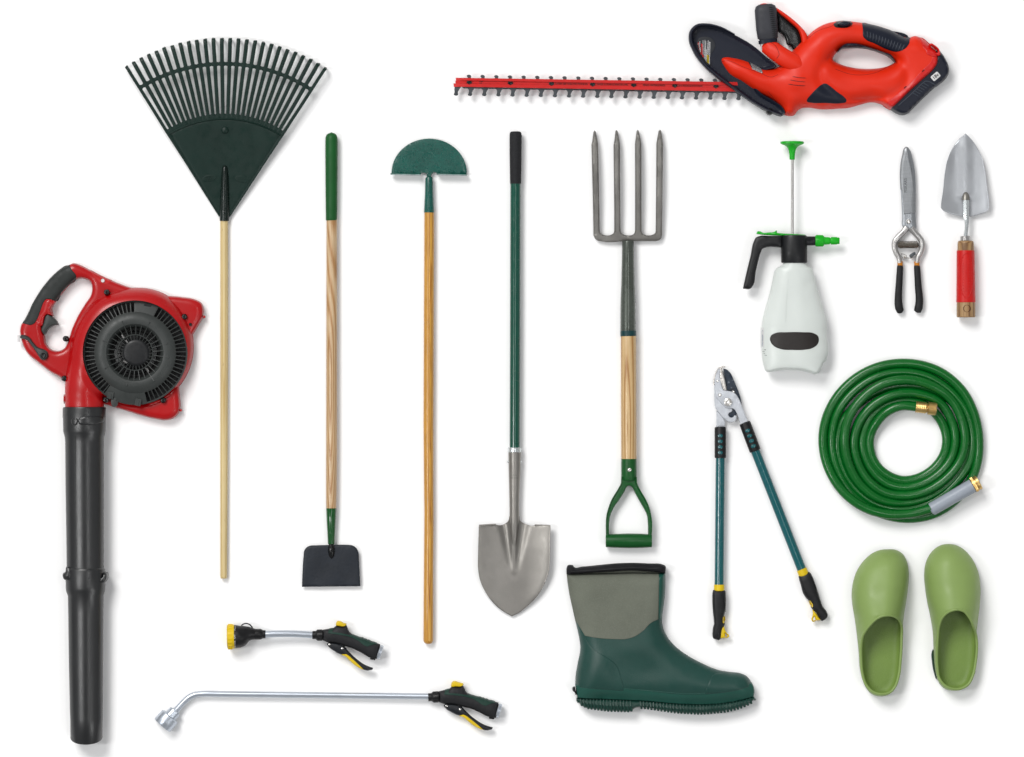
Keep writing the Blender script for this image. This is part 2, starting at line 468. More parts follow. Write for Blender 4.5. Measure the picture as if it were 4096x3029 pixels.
X['brass'] = mat('brass', 'c4a468', .32, metal=.85, var=.08, rv=.04, g=1)
X['sleeve_grey'] = mat('pale grey sleeve', 'aab2bd', .38, var=.04)
X['lop_plate'] = mat('galvanised plate', 'bcc0c6', .42, metal=.45, var=.10, vs=60, bump=.06, bs=900, g=.95)
X['anvil'] = mat('worn nickel', 'cfcbc6', .3, metal=.6, var=.14, vs=70, speck=('8a5a38', 150, .66), g=1)
X['lop_blade'] = mat('slate coated blade', '39414c', .38, var=.12, vs=60, speck=('6b737e', 170, .66))
X['bolt'] = mat('polished bolt head', 'd8d6d2', .22, metal=.7, var=.1, g=1)
X['teal_tube'] = mat('teal enamel tube', '0d666b', .22, var=.06, coat=.4)
X['black_rubber'] = mat('black rubber', '191b20', .5, var=.18, bump=.04, bs=1500)
X['yellow'] = mat('yellow plastic', 'f0cd1c', .38, var=.06)
X['boot_green'] = mat('green boot rubber', '31534d', .42, var=.08, vs=14, bump=.16, bs=620)
X['boot_band'] = mat('smooth green rubber', '335f55', .38, var=.06, vs=20)
X['boot_sole'] = mat('ribbed sole rubber', '2b4d46', .38, var=.12, vs=30)
X['neoprene'] = mat('grey green neoprene', '74786c', .9, var=.10, vs=16, bump=.4, bs=900, spec=.2, speck=('82867a', 900, .57))
X['binding'] = mat('black elastic binding', '1c1a21', .8, var=.2, vs=200, st=(.1, 1, 1), bump=.3, bs=900, bst=(.1, 1, 1))
X['clog'] = mat('leaf green clog foam', '95ae69', .46, var=.04, vs=12, bump=.02, bs=900)
X['clog_in'] = mat('pebbled footbed foam', '849f55', .45, var=.05, vs=12, bump=.35, bs=330)
X['clog_sole'] = mat('dark clog outsole', '27483a', .6)
X['noz_black'] = mat('black nozzle plastic', '191a1e', .4, var=.15)
X['noz_rubber'] = mat('soft black overmould', '27282d', .62, var=.14, vs=60, bump=.10, bs=1500)
X['noz_green'] = mat('dark green overmould', '12453d', .6, var=.1, bump=.06, bs=1500)
X['trig'] = mat('dark slate lever', '252b34', .42, var=.12)
X['alu'] = mat('anodised aluminium', 'b9c0c9', .34, metal=.8, var=.02, vs=20, g=1, rv=.02)
X['white_print'] = mat('white printing', 'e8e8e8', .5)
X['blow_red'] = mat('red gloss housing', 'bd0a14', .33, var=.04, vs=14, coat=.12, rv=.04)
X['blow_dark'] = mat('dark grey plastic', '464948', .45, var=.10, vs=25, bump=.05, bs=1300)
X['blow_tube'] = mat('grey black tube plastic', '2d2f31', .32, var=.05, vs=10, bump=.015, bs=900, rv=.03, spec=.6)
X['blow_grip'] = mat('charcoal soft grip', '3a3d3c', .6, var=.1, bump=.04, bs=1400)
X['fan_dark'] = mat('black fan interior', '121417', .4)
X['screw'] = mat('black screw head', '17181a', .3)
X['trim_red'] = mat('orange red housing', 'f03d14', .44, var=.04, vs=14, bump=.02, bs=900, spec=.26)
X['trim_red_gloss'] = mat('glossy red latch', 'e0241a', .38)
X['trim_navy'] = mat('blue black plastic', '181d2c', .40, spec=.24, var=.06, bump=.03, bs=1200, rv=.04)
X['trim_bar'] = mat('red bar paint', 'd9231f', .4, var=.06)
X['trim_grip'] = mat('dark grey rubber', '46474c', .55, var=.12, bump=.05, bs=1400)
X['rib_grey'] = mat('grey raised rib', '4a505a', .4)
X['tooth'] = mat('grey coated tooth', '4b5054', .4, metal=.3, var=.2)
X['line_dark'] = mat('dark printing', '22100f', .6)
X['panel_gap'] = mat('panel shadow gap', '7a140c', .6)
X['lab_grey'] = mat('warning label', '3a3c40', .5)
X['lab_red'] = mat('red label print', 'c92a28', .5)
X['lab_yel'] = mat('yellow label print', 'e2c52a', .5)
X['bar_white'] = mat('white sticker', 'e9e9e9', .5)

# ================================================================== THE SURFACE
me = bpy.data.meshes.new('backdrop')
me.from_pydata([(-15, -15, 0), (15, -15, 0), (15, 15, 0), (-15, 15, 0)], [], [(0, 1, 2, 3)])
bd = bpy.data.objects.new('backdrop', me); COL.objects.link(bd); bd['kind'] = 'structure'
me.materials.append(mat('white paper', 'f3f3f3', .9, var=.004, vs=3, spec=.1, g=1))

# ================================================================== LEAF RAKE
C = crop(450, 120, .4844)
thing('leaf_rake', 'dark green fan rake with long pale yellow wooden handle', 'rake', 896, 1600, 25)
AP = (924, 1603)
def RP(r, deg): return C((AP[0]+r*math.sin(math.radians(deg)), AP[1]-r*math.cos(math.radians(deg))))
def zr(r): return 16+(min(r, 900)-70)/830*26+max(0, r-900)/600*10
def rz(x, y): return 16+np.clip((np.hypot((x-450)/.4844-AP[0], (y-120)/.4844-AP[1])-70)/830*26, 0, 40)
out = [RP(872, a) for a in np.linspace(-31.2, 32.4, 36)]+[C((966, 1545)), C((884, 1545))]
fan = puff(out, lambda x, y, d: rz(x, y)+2.5*np.clip(d/3, 0, 1), lambda x, y: rz(x, y)-4, (), 16, 3)
fp = part('fan_plate', fan, X['rake'])
dim = vlathe(*C((930, 832)), [(0, 47), (3, 46), (7, 45.6), (12, 44.2), (15, 41)], 24)
part('boss', dim, X['rake'], fp)
for (cx, cy, s1, s2, a) in ((800, 1228, 'MADE IN', 'U.S.A.', -12), (1070, 1236, None, None, 12)):
    pc = C((cx, cy)); ov = rot(disc(pc[0], pc[1], 29, 24, 14), pc, a)
    mm = patch(ov, fan, .8, 2, 8)
    part('embossed_mark', mm+ruled((pc[0]-18, pc[1]-6), (pc[0]+16, pc[1]), 2.4, mm, .5)+ruled((pc[0]-18, pc[1]+1), (pc[0]+14, pc[1]+7), 2.4, mm, .5) if not s1 else mm+text(s1, 8, (pc[0], pc[1]-5), a, 0, 1.6, mm, 1.5)+text(s2, 10, (pc[0], pc[1]+4), a, 0, 1.6, mm, 1.6, .02), X['rake'], fp)
part('lip', tube([(*RP(864, a), zr(864)+3) for a in np.linspace(-31.4, 32.6, 40)], (3.2, 3.4), 10), X['rake'])
def band(rm, ho, hi, z, so, si):
    o = []; q = []
    for k in range(25):
        a = -31.9+k*2.6
        for t, g in ((.10, 1), (.26, .35), (.5, 0), (.74, .35), (.9, 1)):
            o.append(RP(rm+ho+so*g, a+2.6*t)); q.append(RP(rm-hi-si*g, a+2.6*t))
    return puff(o+q[::-1], lambda x, y, d: z+3*np.clip(d/2, 0, 1), z-3, (), 30, 2)
part('inner_band', band(887, 18, 24, zr(887), 22, 0), X['rake'])
part('cross_band', band(1317, 14, 14, zr(1317)+.3, 14, 14), X['rake'])
for i in range(26):
    a = -31.9+i*2.6
    rr = [868, 900, 1000, 1150, 1300, 1450, 1500, 1514, 1524, 1529, 1530]
    zz = [zr(r) for r in rr[:7]]+[zr(1500)-1, zr(1500)-6, 30, 10]
    w = [6.2, 6.8, 7.4, 7.7, 7.9, 8, 8, 8, 7.6, 7.2, 6]
    tip = 1+(random.random()-.5)*.004
    if i in (0, 25):
        rr = [75, 300, 600]+rr; zz = [zr(75), zr(300), zr(600)]+zz; w = [3.5, 4, 4.5]+w
        w = [min(q, 6.5) for q in w]
    part('tine', tube([(*RP(r*tip, a+(random.random()-.5)*.08), z) for r, z in zip(rr, zz)], [(q, 3.2) for q in w], 12, 5), X['rake'])
sp = [(928, 1122, 7, 33), (928, 1128, 16, 33), (928, 1140, 21, 33), (928, 1200, 28, 31), (927, 1300, 33, 28), (925, 1420, 37, 23), (924, 1535, 40, 19), (923, 1578, 39, 18)]
part('socket', tube([(*C((x, y)), z) for x, y, r, z in sp], [r*.4844 for x, y, r, z in sp], 28), X['rake_smooth'])
part('handle', tube([(896.3, 884, 17), (896.3, 1400, 16), (895.5, 1900, 16), (894.5, 2305, 16), (894.5, 2312, 16), (894.5, 2314, 16)], [15.7, 15.7, 15, 13.8, 13.2, 11.5], 28), X['wood_pale'])

# ================================================================== HOE
F_ = crop(1150, 500, .4924); G = crop(1150, 1700, .5448)
thing('garden_hoe', 'wooden hoe with green dipped grip and black square blade', 'hoe', 1326, 1500, 24)
part('grip', tube([(1326, y, 25) for y in (531, 532.5, 536, 541, 550, 565, 620, 760, 870, 881, 883)], [2, 4, 14, 20, 23.5, 24.8, 25, 24, 22.8, 22.6, 21.5], 32), X['green_grip'])
part('handle', tube([(1327.3, 870, 24), (1327, 1300, 24), (1326.5, 1800, 24), (1325.6, 1960, 24), (1325, 2036, 24)], [21.6, 22, 22.4, 21.8, 20.4], 32), X['wood_hoe'])
part('ferrule', tube([(1325, 2031, 24), (1325, 2034, 24), (1325, 2100, 24), (1324.9, 2168, 24), (1324.8, 2175, 24), (1324.8, 2178, 24)], [20, 20.8, 17.6, 13.8, 13, 10], 32), X['green_paint'])
bl = sm(G([(106, 1188, 1), (110, 1080), (118, 960), (122, 925), (138, 900), (165, 886), (210, 883), (320, 881), (440, 880), (475, 884), (504, 902), (519, 930), (524, 990), (530, 1100), (534, 1183, 1)]), 6)
blm = puff(bl, lambda x, y, d: 22+4*np.clip(d/3.5, 0, 1)+1.5*np.sin(x*.05)*np.cos(y*.04), 16, (), 9, 4)
part('blade', blm, X['hoe_black'])
part('shank', tube([(1325, 2172, 26), (1325, 2190, 28), (1325.5, 2205, 28), (1326, 2220, 27), (1326.5, 2228, 26), (1327, 2235, 24)], [(9, 9), (12.5, 10), (13, 10), (10.5, 9), (7, 6), (1, 1)], 20), X['black_steel'])

# ================================================================== EDGER
thing('lawn_edger', 'half moon lawn edger with teal blade and honey wooden handle', 'edger', 1715, 1500, 24)
o = arc(1151, 393, 306, 178, 2, 40, 280)
o = F_([(845, 400)]+[(x, y) for x, y in o]+[(1454, 402)]+[(1215, 402), (1210, 392), (1190, 388), (1174, 398), (1168, 415), (1170, 432), (1130, 432), (1132, 415), (1128, 398), (1110, 390), (1090, 394), (1080, 405)])
part('blade', puff(o, lambda x, y, d: 20+4*np.clip(d/2.5, 0, 1), 19, (), 16, 3), X['hammer'])
for (a, b) in ((838, 1082), (1214, 1456)):
    p0, p1 = F_((a, 401)), F_((b, 402+(6 if b > 1300 else 3)))
    part('tread', tube([(p0[0], p0[1], 30), (p1[0], p1[1], 30)], (3.6, 13), 12, 5), X['hammer'], None)
    part('worn_edge', tube([(p0[0]+1, p0[1]+2.2, 42), (p1[0]-1, p1[1]+2.2, 42)], (2.2, 1.6), 8, 4), X['edge_steel'])
part('ferrule', tube([(*F_((1150, y)), 22) for y in (424, 428, 440, 560, 690, 713)], [q*.4924 for q in (18, 27, 31, 34, 41, 42)], 32), X['hammer'])
hp = [(1716.8, 838), (1716.8, 1000), (1715.5, 1250), (1714.8, 1500), (1713.8, 1700), (1715, 1950), (1716, 2050), (1714.5, 2250), (1713.6, 2450), (1713, 2560), (1713, 2568), (1713, 2573), (1713, 2575.5)]
part('handle', tube([(x, y, 21) for x, y in hp], [19.6, 20.2, 20.2, 20.3, 20.2, 19.2, 18.8, 19, 19.6, 19.6, 17.5, 12.5, 5], 32), X['wood_honey'])

# ================================================================== SHOVEL
thing('round_point_shovel', 'pointed steel shovel with dark green shaft and charcoal foam grip', 'shovel', 2060, 1600, 28)
part('grip', tube([(2062.5, y, 28) for y in (527.5, 528.5, 531, 536, 545, 620, 700, 733, 736.5)], [12, 18, 21.5, 23.6, 24.5, 24.2, 23, 22.4, 21.6], 32), X['foam'])
part('shaft', tube([(2062, 725, 28), (2061, 1200, 28), (2058.9, 1800, 28)], [20.8, 20.8, 20.6], 32), X['shovel_tube'])
part('collar', turned((2058.6, 1790, 28), (2058.4, 1809.5, 28), [(0, 21.5), (.02, 25), (.1, 27), (.9, 27), (.98, 25.5), (1, 22)], 32), X['zinc'])
out = sm(G([(1405, 740, 1), (1470, 734), (1530, 730, 1), (1540, 733), (1556, 736), (1580, 732), (1605, 719), (1622, 700), (1628, 670, 1), (1704, 670, 1), (1709, 700), (1730, 719), (1760, 731), (1788, 740), (1806, 738), (1815, 734, 1), (1870, 737), (1931, 741, 1), (1928, 850), (1926, 1000), (1922, 1055), (1898, 1140), (1838, 1250), (1745, 1345), (1700, 1379), (1648, 1405, 1), (1596, 1376), (1550, 1343), (1462, 1240), (1412, 1130), (1399, 1045), (1399, 950), (1402, 850)]), 6)
def shovelH(x, y, d):
    u = (x-1150)/.5448-1662; v = (y-1700)/.5448
    t = np.clip((v-700)/430, 0, 1)
    wv = 108*(1-t)**.85+18                                # half width of the stamped V
    inV = np.clip((wv-np.abs(u))/40, 0, 1); inV = inV*inV*(3-2*inV)*np.clip((1145-v)/35, 0, 1)
    wr = 36*(1-t)+9
    ridge = np.exp(-(u/(wr*.9))**2)*np.clip((1130-v)/60, 0, 1)
    dish = 22*(np.abs(u)/265)**2
    tip = -10*np.clip((v-900)/500, 0, 1)
    return 26+dish+tip-9*inV+ridge*(13+14*(1-t))
mesh = puff(out, lambda x, y, d: shovelH(x, y, d)-2*(1-np.clip(d/2.5, 0, 1)), lambda x, y: shovelH(x, y, 9)-5, (), 6, 3, 2)
part('blade', mesh, X['shovel_steel'], angle=60)
for (a, b, y0, y1) in ((1406, 1530, 737, 730), (1815, 1930, 734, 740)):
    p0, p1 = G((a, y0)), G((b, y1))
    za, zb_ = (38, 33) if a < 1600 else (33, 38)
    part('foot_rest', tube([(*p0, za), (*p1, zb_)], (3.6, 5), 12, 3), X['shovel_steel'])
sk = tube([(*G((1668, 198)), 28), (*G((1668, 280)), 28), (*G((1667, 400)), 28), (*G((1666, 520)), 28), (*G((1665.5, 600)), 28), (*G((1666, 680)), 29), (*G((1665, 740)), 29), (*G((1664, 850)), 26), (*G((1662, 960)), 21)],
     [25.6, 24.6, 22.6, 20.4, 19.4, 19.6, 18, 12, 4], 32)
part('socket', sk, X['shovel_steel'])
for x in (1622, 1713): part('rivet', vlathe(*G((x, 270)), [(0, 36), (3, 35.5), (4.6, 33), (4.6, 20)], 14), X['zinc'])
part('stamp', text('USA', 11, G((1664, 369)), 0, 0, 1, sk, .35, .01)+text('TEMPERED', 8, G((1666, 389)), 0, 0, 1, sk, .35, .01, .9), X['fork_steel'])

# ================================================================== DIGGING FORK
H_ = crop(2300, 480, .5448); I_ = crop(2350, 1780, .2724)
thing('digging_fork', 'four tined steel digging fork with green D shaped grip', 'garden fork', 2514, 1340, 28)
tn = [[(121, 184, 1), (123, 176), (136, 90, 1), (145, 78), (154, 90, 1), (169, 176), (170, 184, 1), (173, 300), (178, 560), (183, 850, 1), (136, 850, 1), (131, 600), (126, 400)],
      [(283, 184, 1), (285, 176), (296, 88, 1), (305, 75), (315, 88, 1), (330, 176), (331, 184, 1), (332, 500), (336, 850, 1), (288, 850, 1), (288, 700), (285, 400)],
      [(440, 180, 1), (441, 172), (452, 86, 1), (461, 74), (470, 86, 1), (487, 172), (488, 180, 1), (488, 500), (489, 850, 1), (441, 850, 1), (441, 500)],
      [(597, 178, 1), (598, 170), (614, 84, 1), (624, 73), (634, 84, 1), (646, 172), (647, 180, 1), (643, 500), (640, 850, 1), (592, 850, 1), (595, 500)]]
def zt(y):
    t = (y-520)/440
    return 22+14*np.sin(np.clip(t, 0, 1)*math.pi)
for t in tn:
    m = puff(sm(H_(t), 4), lambda x, y, d: zt(y)+8*np.clip(d/3.2, 0, 1)**.8, lambda x, y: zt(y)-9, (), 7, 3.2)
    part('tine', m, X['fork_steel'], angle=30)
cb = [(136, 838, 1), (182, 810, 1), (188, 832), (208, 843), (268, 843), (284, 830), (288, 812, 1), (335, 812, 1), (341, 832), (360, 842), (425, 842), (437, 830), (441, 812, 1), (489, 812, 1), (494, 832), (512, 843), (570, 843), (588, 832), (593, 812, 1), (641, 838, 1), (636, 862), (624, 880), (600, 890), (560, 891), (390, 891), (185, 891), (158, 882), (142, 862)]
part('crossbar', puff(sm(H_(cb), 4), lambda x, y, d: zt(y)+8.6*np.clip(d/3.6, 0, 1)**.8, 10, (), 7, 3.6), X['fork_steel'], angle=30)
part('socket', tube([(*H_((389, y)), 29) for y in (888, 893, 900, 1000, 1200, 1330, 1450, 1552)], [q*.5448 for q in (36, 42, 43.5, 45, 49.5, 54.5, 56, 56.5)], 32), X['fork_ferrule'])
part('collar', turned((2513, 1323, 30), (2513.3, 1346, 30), [(0, 30), (.06, 32), (.94, 32), (1, 30)], 32), X['teal_band'])
part('handle', tube([(2514, 1340, 30), (2514.5, 1600, 30), (2515.5, 1840, 30)], [31, 31.2, 31], 32), X['wood_fork'])
dz = 30
yo = [(494, 300, 1), (722, 300, 1), (722, 470), (728, 570), (770, 650), (860, 800), (905, 900), (930, 1000), (945, 1090), (946, 1300), (944, 1440, 1), (890, 1440, 1), (887, 1290), (884, 1150), (868, 1020), (810, 905), (740, 785), (690, 690), (656, 622), (640, 606), (613, 600), (590, 606), (574, 622), (540, 690), (480, 785), (400, 900), (345, 1010), (322, 1120), (320, 1290), (322, 1440, 1), (270, 1440, 1), (269, 1300), (271, 1090), (280, 1010), (305, 925), (350, 820), (440, 660), (488, 570), (494, 470)]
part('yoke', puff(sm(I_(yo), 5), rnd(dz, 17, 7), 0, (), 6, 7, 2, mir=dz), X['dgrip'])
rim = [(500, 470), (496, 560), (448, 655), (358, 805), (312, 925), (288, 1010), (278, 1090), (276, 1300)]
rim2 = [(718, 470), (722, 560), (766, 655), (852, 805), (896, 905), (922, 1010), (938, 1090), (939, 1300)]
for q in (rim, rim2): part('edge_bead', tube([(*I_(p), 34) for p in sm(q, 5, False)], (2.0, 16), 12, 4), X['dgrip'])
part('socket', tube([(*I_((607.5, y)), dz) for y in (188, 194, 205, 340, 480, 520)], [q*.2724 for q in (106, 113, 114, 113, 112, 100)], 32), X['dgrip'])
part('grip_bar', tube([(*I_((x, 1405)), dz) for x in (267, 270, 340, 420, 600, 790, 870, 943, 946)], [q*.2724 for q in (80, 94, 98, 102, 108, 104, 99, 94, 80)], 28), X['dgrip'])
part('rivet', vlathe(*I_((614, 362)), [(0, 64), (4, 63.7), (7, 62), (8.5, 59), (8.5, 50)], 18), X['bolt'])
part('size_mark', text('12', 9, I_((610, 478)), 90, 61.2, 1), X['green_paint'])

# ================================================================== HEDGE TRIMMER
B_ = crop(2700, 0, .5372); A_ = crop(1800, 0, .4924)
thing('hedge_trimmer', 'orange red cordless hedge trimmer with long toothed blade', 'hedge trimmer', 3200, 330, 60, zs=.82)
def ybar(x): return 330.5+(x-1818)*(349-331)/(2931-1818)
x0b, x1b = 1817, 2960
zb0 = 52
br = M([], [])
for (dy0, dy1, z0, z1, xs) in ((-19.5, -8, zb0, zb0+12, 1826), (-8, 3, zb0, zb0+4, 1824), (3, 17, zb0, zb0+14, 1817)):
    o = [(xs, ybar(xs)+dy0), (x1b, ybar(x1b)+dy0-1), (x1b, ybar(x1b)+dy1+1), (xs+1, ybar(xs)+dy1)]
    br = br+plate(o, z0, z1, 1.5, step=60)
bar = part('blade_bar', br, X['trim_bar'])
for i in range(19):
    x = 1879+i*54.55; y = ybar(x)-20
    o = [(x-7, y+6), (x-6, y-3), (x-9.5, y-7), (x-8, y-10.5), (x+7, y-10.5), (x+9, y-6), (x+7.5, y-2), (x+8, y+6)]
    part('tooth', plate(sm(o, 3), zb0-6, zb0+1, 1.5, step=30), X['tooth'])
for i in range(21):
    x = 1827+i*56.4; y = ybar(x)+17
    o = [(x-6, y-6, 1), (x+26, y-6, 1), (x+20, y+1), (x+11, y+14), (x+7.5, y+24), (x+9, y+29), (x+7, y+33), (x-7, y+33), (x-9.5, y+29.5), (x-7, y+25), (x-6.5, y+10)]
    if i: o += [(x-16, y+3), (x-24, y-1), (x-30, y-6, 1)]
    part('tooth', plate(sm(o, 3), zb0-8, zb0, 1.5, step=40), X['tooth'])
rail = [(1850, ybar(1850)+16), (2950, ybar(2950)+16), (2950, ybar(2950)+23), (1858, ybar(1858)+22)]
part('back_blade', plate(rail, zb0-14, zb0-9, 1.5, step=80), X['tooth'])
for i in range(8):
    x = 1880+i*82.1*2*.9995; y = ybar(x)-3
    if x > 2870: break
    part('bolt', vlathe(x, y+3, [(0, zb0+16), (6, zb0+15.5), (7, zb0+14), (7, zb0+9), (10.5, zb0+8.5), (11, zb0+3)], 12), X['screw'], bar)
for s, ax, ay, sz in (('22"', 258, 672, 15), ('DANGER: KEEP HANDS AWAY FROM BLADE', 992, 683, 9), ('DANGER: ELOIGNER LES MAINS DES LAMES', 1322, 688, 9), ('PELIGRO: MANTENGA MANOS', 1660, 694, 9), ('LEA EL MANUAL DE INSTRUCCIONES', 1955, 699, 8)):
    p = A_((ax, ay)); part('warning_text', text(s, sz, p, .9, zb0+5.2, .8, sx=.72), X['line_dark'], bar)
# guard
gd = sm(B_([(114, 290), (122, 235), (162, 195), (240, 187), (330, 206), (450, 262), (580, 338), (690, 432), (757, 497), (690, 522), (600, 540), (600, 640), (640, 690), (740, 750), (812, 812), (821, 842), (790, 868, 1), (690, 832), (560, 757), (430, 660), (330, 585), (230, 497), (150, 390)]), 6)
gm = puff(gd, lambda x, y, d: 52+16*np.clip(1-(d/13), 0, 1)**.5*np.clip(d/2.5, 0, 1)**.5+3*np.clip(d/40, 0, 1), 20, (), 7, 13)
gp = part('guard', gm, X['trim_navy'])
rimL = sm(B_([(445, 262), (330, 206), (240, 188), (165, 196), (124, 237), (117, 290), (152, 388), (232, 494), (332, 580), (432, 652), (562, 748), (690, 820), (790, 858)]), 6, False)
NR = len(rimL)
part('guard_rim', tube([(x+3*0, y, 62) for x, y in rimL], [(3.5+4.5*math.sin(math.pi*min(1, i/(NR-1)*1.0))**.8, 34) for i in range(NR)], 16, 3), X['trim_navy'])
lb = sm(B_([(164, 322), (178, 288), (228, 274), (278, 290), (302, 330), (292, 372), (266, 412), (266, 450), (272, 488), (252, 490), (222, 452), (190, 395)]), 5)
lbm = patch(lb, gm, 1.2, 1.5, 10)
lp = part('warning_label', lbm, X['lab_grey'], gp)
V_ = crop(2775, 140, .147)
tm = M([], [])
for q in (((160, 470), (172, 175)), ((185, 520), (190, 340)), ((262, 630), (258, 150)), ((295, 660), (313, 140)), ((325, 690), (335, 180)), ((350, 720), (345, 395)), ((370, 530), (400, 150)), ((398, 540), (430, 175)), ((432, 800), (450, 190))):
    tm = tm+ruled(*V_(list(q)), 2.2, lbm)
part('fine_print', tm, X['white_print'], gp)
for q, mt, s_ in (([(105, 205), (150, 207), (145, 470), (103, 420)], 'lab_red', 'DANGER PELIGRO'), ([(202, 235), (252, 255), (256, 602), (212, 570)], 'lab_red', None), ([(358, 540), (408, 560), (420, 780), (372, 750)], 'lab_yel', None)):
    o_ = V_(q); pm = patch(o_, lbm, .5, 1, 10); part('warning_block', pm, X[mt], gp)
    c_ = np.mean(np.array(o_), 0)
    if s_: part('warning_text', text(s_, 5.6, (c_[0], c_[1]), -86, 0, .5, pm, .5, .01, .62), X['white_print'], gp)
    else: part('warning_print', ruled((c_[0], c_[1]+14), (c_[0]-.5, c_[1]-14), 2.4, pm, .5), X['line_dark'], gp)
part('guard_screw', vlathe(*B_((705, 832)), [(0, 80), (4, 80), (5, 84), (10, 83), (13, 78), (14, 60), (14, 30)], 20), X['screw'])
# red body
bo = sm(B_([(327, 445), (340, 418), (375, 408), (440, 418), (560, 458), (640, 498), (700, 512), (770, 500), (830, 440), (900, 350), (985, 270), (1050, 214), (1110, 181), (1180, 161), (1290, 156), (1395, 168), (1480, 184), (1600, 220), (1745, 278), (1790, 266), (1835, 282), (1900, 335), (1952, 392), (1963, 440), (1955, 488), (1931, 524), (1826, 621), (1733, 706), (1664, 775), (1631, 804), (1604, 814), (1560, 787), (1510, 766), (1460, 760), (1380, 778), (1300, 800), (1200, 808), (1080, 812), (1000, 800), (940, 806), (912, 828), (890, 856), (860, 862), (820, 852), (790, 800), (730, 745), (600, 680), (490, 612), (410, 572), (355, 510)]), 6)
ho = sm(B_([(1178, 440), (1200, 396), (1238, 366), (1320, 356), (1420, 361), (1520, 390), (1595, 425), (1636, 462), (1600, 484), (1520, 506), (1430, 511), (1330, 502), (1240, 478)]), 6)
def bodyH(x, y, d):
    u, v = (x-2700)/.5372, y/.5372
    sb = (u-1960)*.738+(v-460)*.675
    Rr = 62-46*np.clip((sb+190)/120, 0, 1)
    z = 22+84*np.sqrt(np.maximum(0, 1-(1-np.clip(d/Rr, 0, 1))**2))
    # lower lip of the hand opening and the raised motor pod
    z = z+14*np.exp(-((u-1010)/170)**2-((v-520)/150)**2)
    z = z-20*np.clip((u-560)/-260, 0, 1)
    z = z+8*np.exp(-((u-1480)/260)**2-((v-640)/70)**2)
    rr = np.hypot((u-1400)/330, (v-560)/190)
    z = z-13*np.exp(-((rr-1.0)/.10)**2)*np.clip((d-6)/12, 0, 1)*(v > 330)
    ln = (v-(690+.33*(u-700)))                              # flank facet under the motor
    z = z-8*np.clip(ln/60, 0, 1)*np.clip((u-640)/80, 0, 1)*np.clip((1000-u)/120, 0, 1)
    z = z+10*np.exp(-(((u-905)/85)**2+((v-615)/58)**2)**2)   # vent boss
    for sx in (1035, 1155, 1278):
        z = z-9*np.exp(-((u-sx)/28)**2-((v-796)/18)**2)
    return z
bm_ = puff(bo, bodyH, 18, [ho], 7, 62, 4, bstep=6)
body = part('housing', bm_, X['trim_red'], angle=70)
seam = sm(B_([(975, 300), (1060, 235), (1160, 200), (1200, 180)]), 6, False)
def on(m, pts, off=0): 
    z = m.z([p[0] for p in pts], [p[1] for p in pts]); return [(p[0], p[1], a+off) for p, a in zip(pts, z)]
part('panel_line', tube(on(bm_, seam, -.5), 1.1, 6), X['panel_gap'], body)
for q in ([(330, 465), (370, 455), (520, 508), (640, 552), (720, 578), (765, 560)], [(1190, 520), (1320, 560), (1480, 548), (1620, 478)], [(690, 680), (760, 760), (850, 850)]):
    part('panel_line', tube(on(bm_, sm(B_(q), 6, False), -.5), 1.1, 6), X['panel_gap'], body)
for (q) in ([(868, 576), (975, 588)], [(848, 600), (970, 616)], [(835, 630), (970, 644)]):
    part('vent', tube(on(bm_, sm(B_([q[0], ((q[0][0]+q[1][0])/2, (q[0][1]+q[1][1])/2+3), q[1]]), 4, False), -1), [(.8, 1)]+[(2.4, 1.5)]*7+[(.8, 1)], 8), X['panel_gap'], body)
# warning sticker on the gear case
wl = B_([(545, 458), (640, 500), (655, 552), (575, 520)])
wm = patch(wl, bm_, .8, 1, 10); part('sticker', wm, X['lab_grey'], body)
tt = M([], [])
for i in range(5):
    tt = tt+ruled(B_((562+i*3, 470+i*11)), B_((640+i*3, 508+i*10)), 2.4, wm, .5)
part('sticker_text', tt, X['white_print'], body)
# rear grip
rg = sm(B_([(1396, 172), (1480, 186), (1600, 222), (1744, 280), (1740, 322), (1705, 368), (1650, 390), (1580, 374), (1480, 328), (1420, 302), (1398, 280), (1394, 225)]), 6)
rgm = patch(rg, bm_, 3, 4, 6)
gr = part('rear_grip', rgm, X['trim_navy'])
for i in range(13):
    a = (1425+i*23, 238+i*8.2); b = (1425+i*21-4+26, 283+i*8.5-12)
    part('grip_groove', tube(on(rgm, sm(B_([a, ((a[0]+b[0])/2-8, (a[1]+b[1])/2+2), (b[0]-22, b[1]+18)]), 3, False), .2), [(.6, .8)]+[(1.7, 1.8)]*5+[(.6, .8)], 6), X['rib_grey'], gr)
tr = sm(B_([(1210, 392), (1225, 362), (1262, 330), (1340, 325), (1430, 349), (1540, 386), (1608, 411), (1640, 468), (1596, 428), (1520, 392), (1420, 364), (1320, 359), (1240, 368)]), 5)
part('trigger', puff(tr, rnd(66, 42, 7), 25, (), 7, 7), X['trim_navy'])
em = sm(B_([(978, 752), (984, 738), (1010, 706), (1045, 670), (1085, 636), (1104, 627), (1120, 627), (1142, 640), (1200, 686), (1262, 732), (1274, 748), (1268, 764), (1240, 771), (1120, 770), (1000, 766), (984, 762)]), 4)
part('badge', patch(em, bm_, 1.6, 2, 9), X['trim_navy'])
sw = B_([(1178, 186), (1200, 166), (1300, 160), (1322, 172), (1300, 200), (1220, 212), (1190, 206)])
part('switch_well', patch(sm(sw, 5), bm_, .8, 1.2, 8), X['fan_dark'])
part('switch', puff(sm(B_([(1206, 182), (1225, 168), (1290, 162), (1310, 172), (1305, 192), (1280, 204), (1230, 204)]), 5), rnd(70, 40, 9), 60, (), 6, 9), X['trim_navy'])
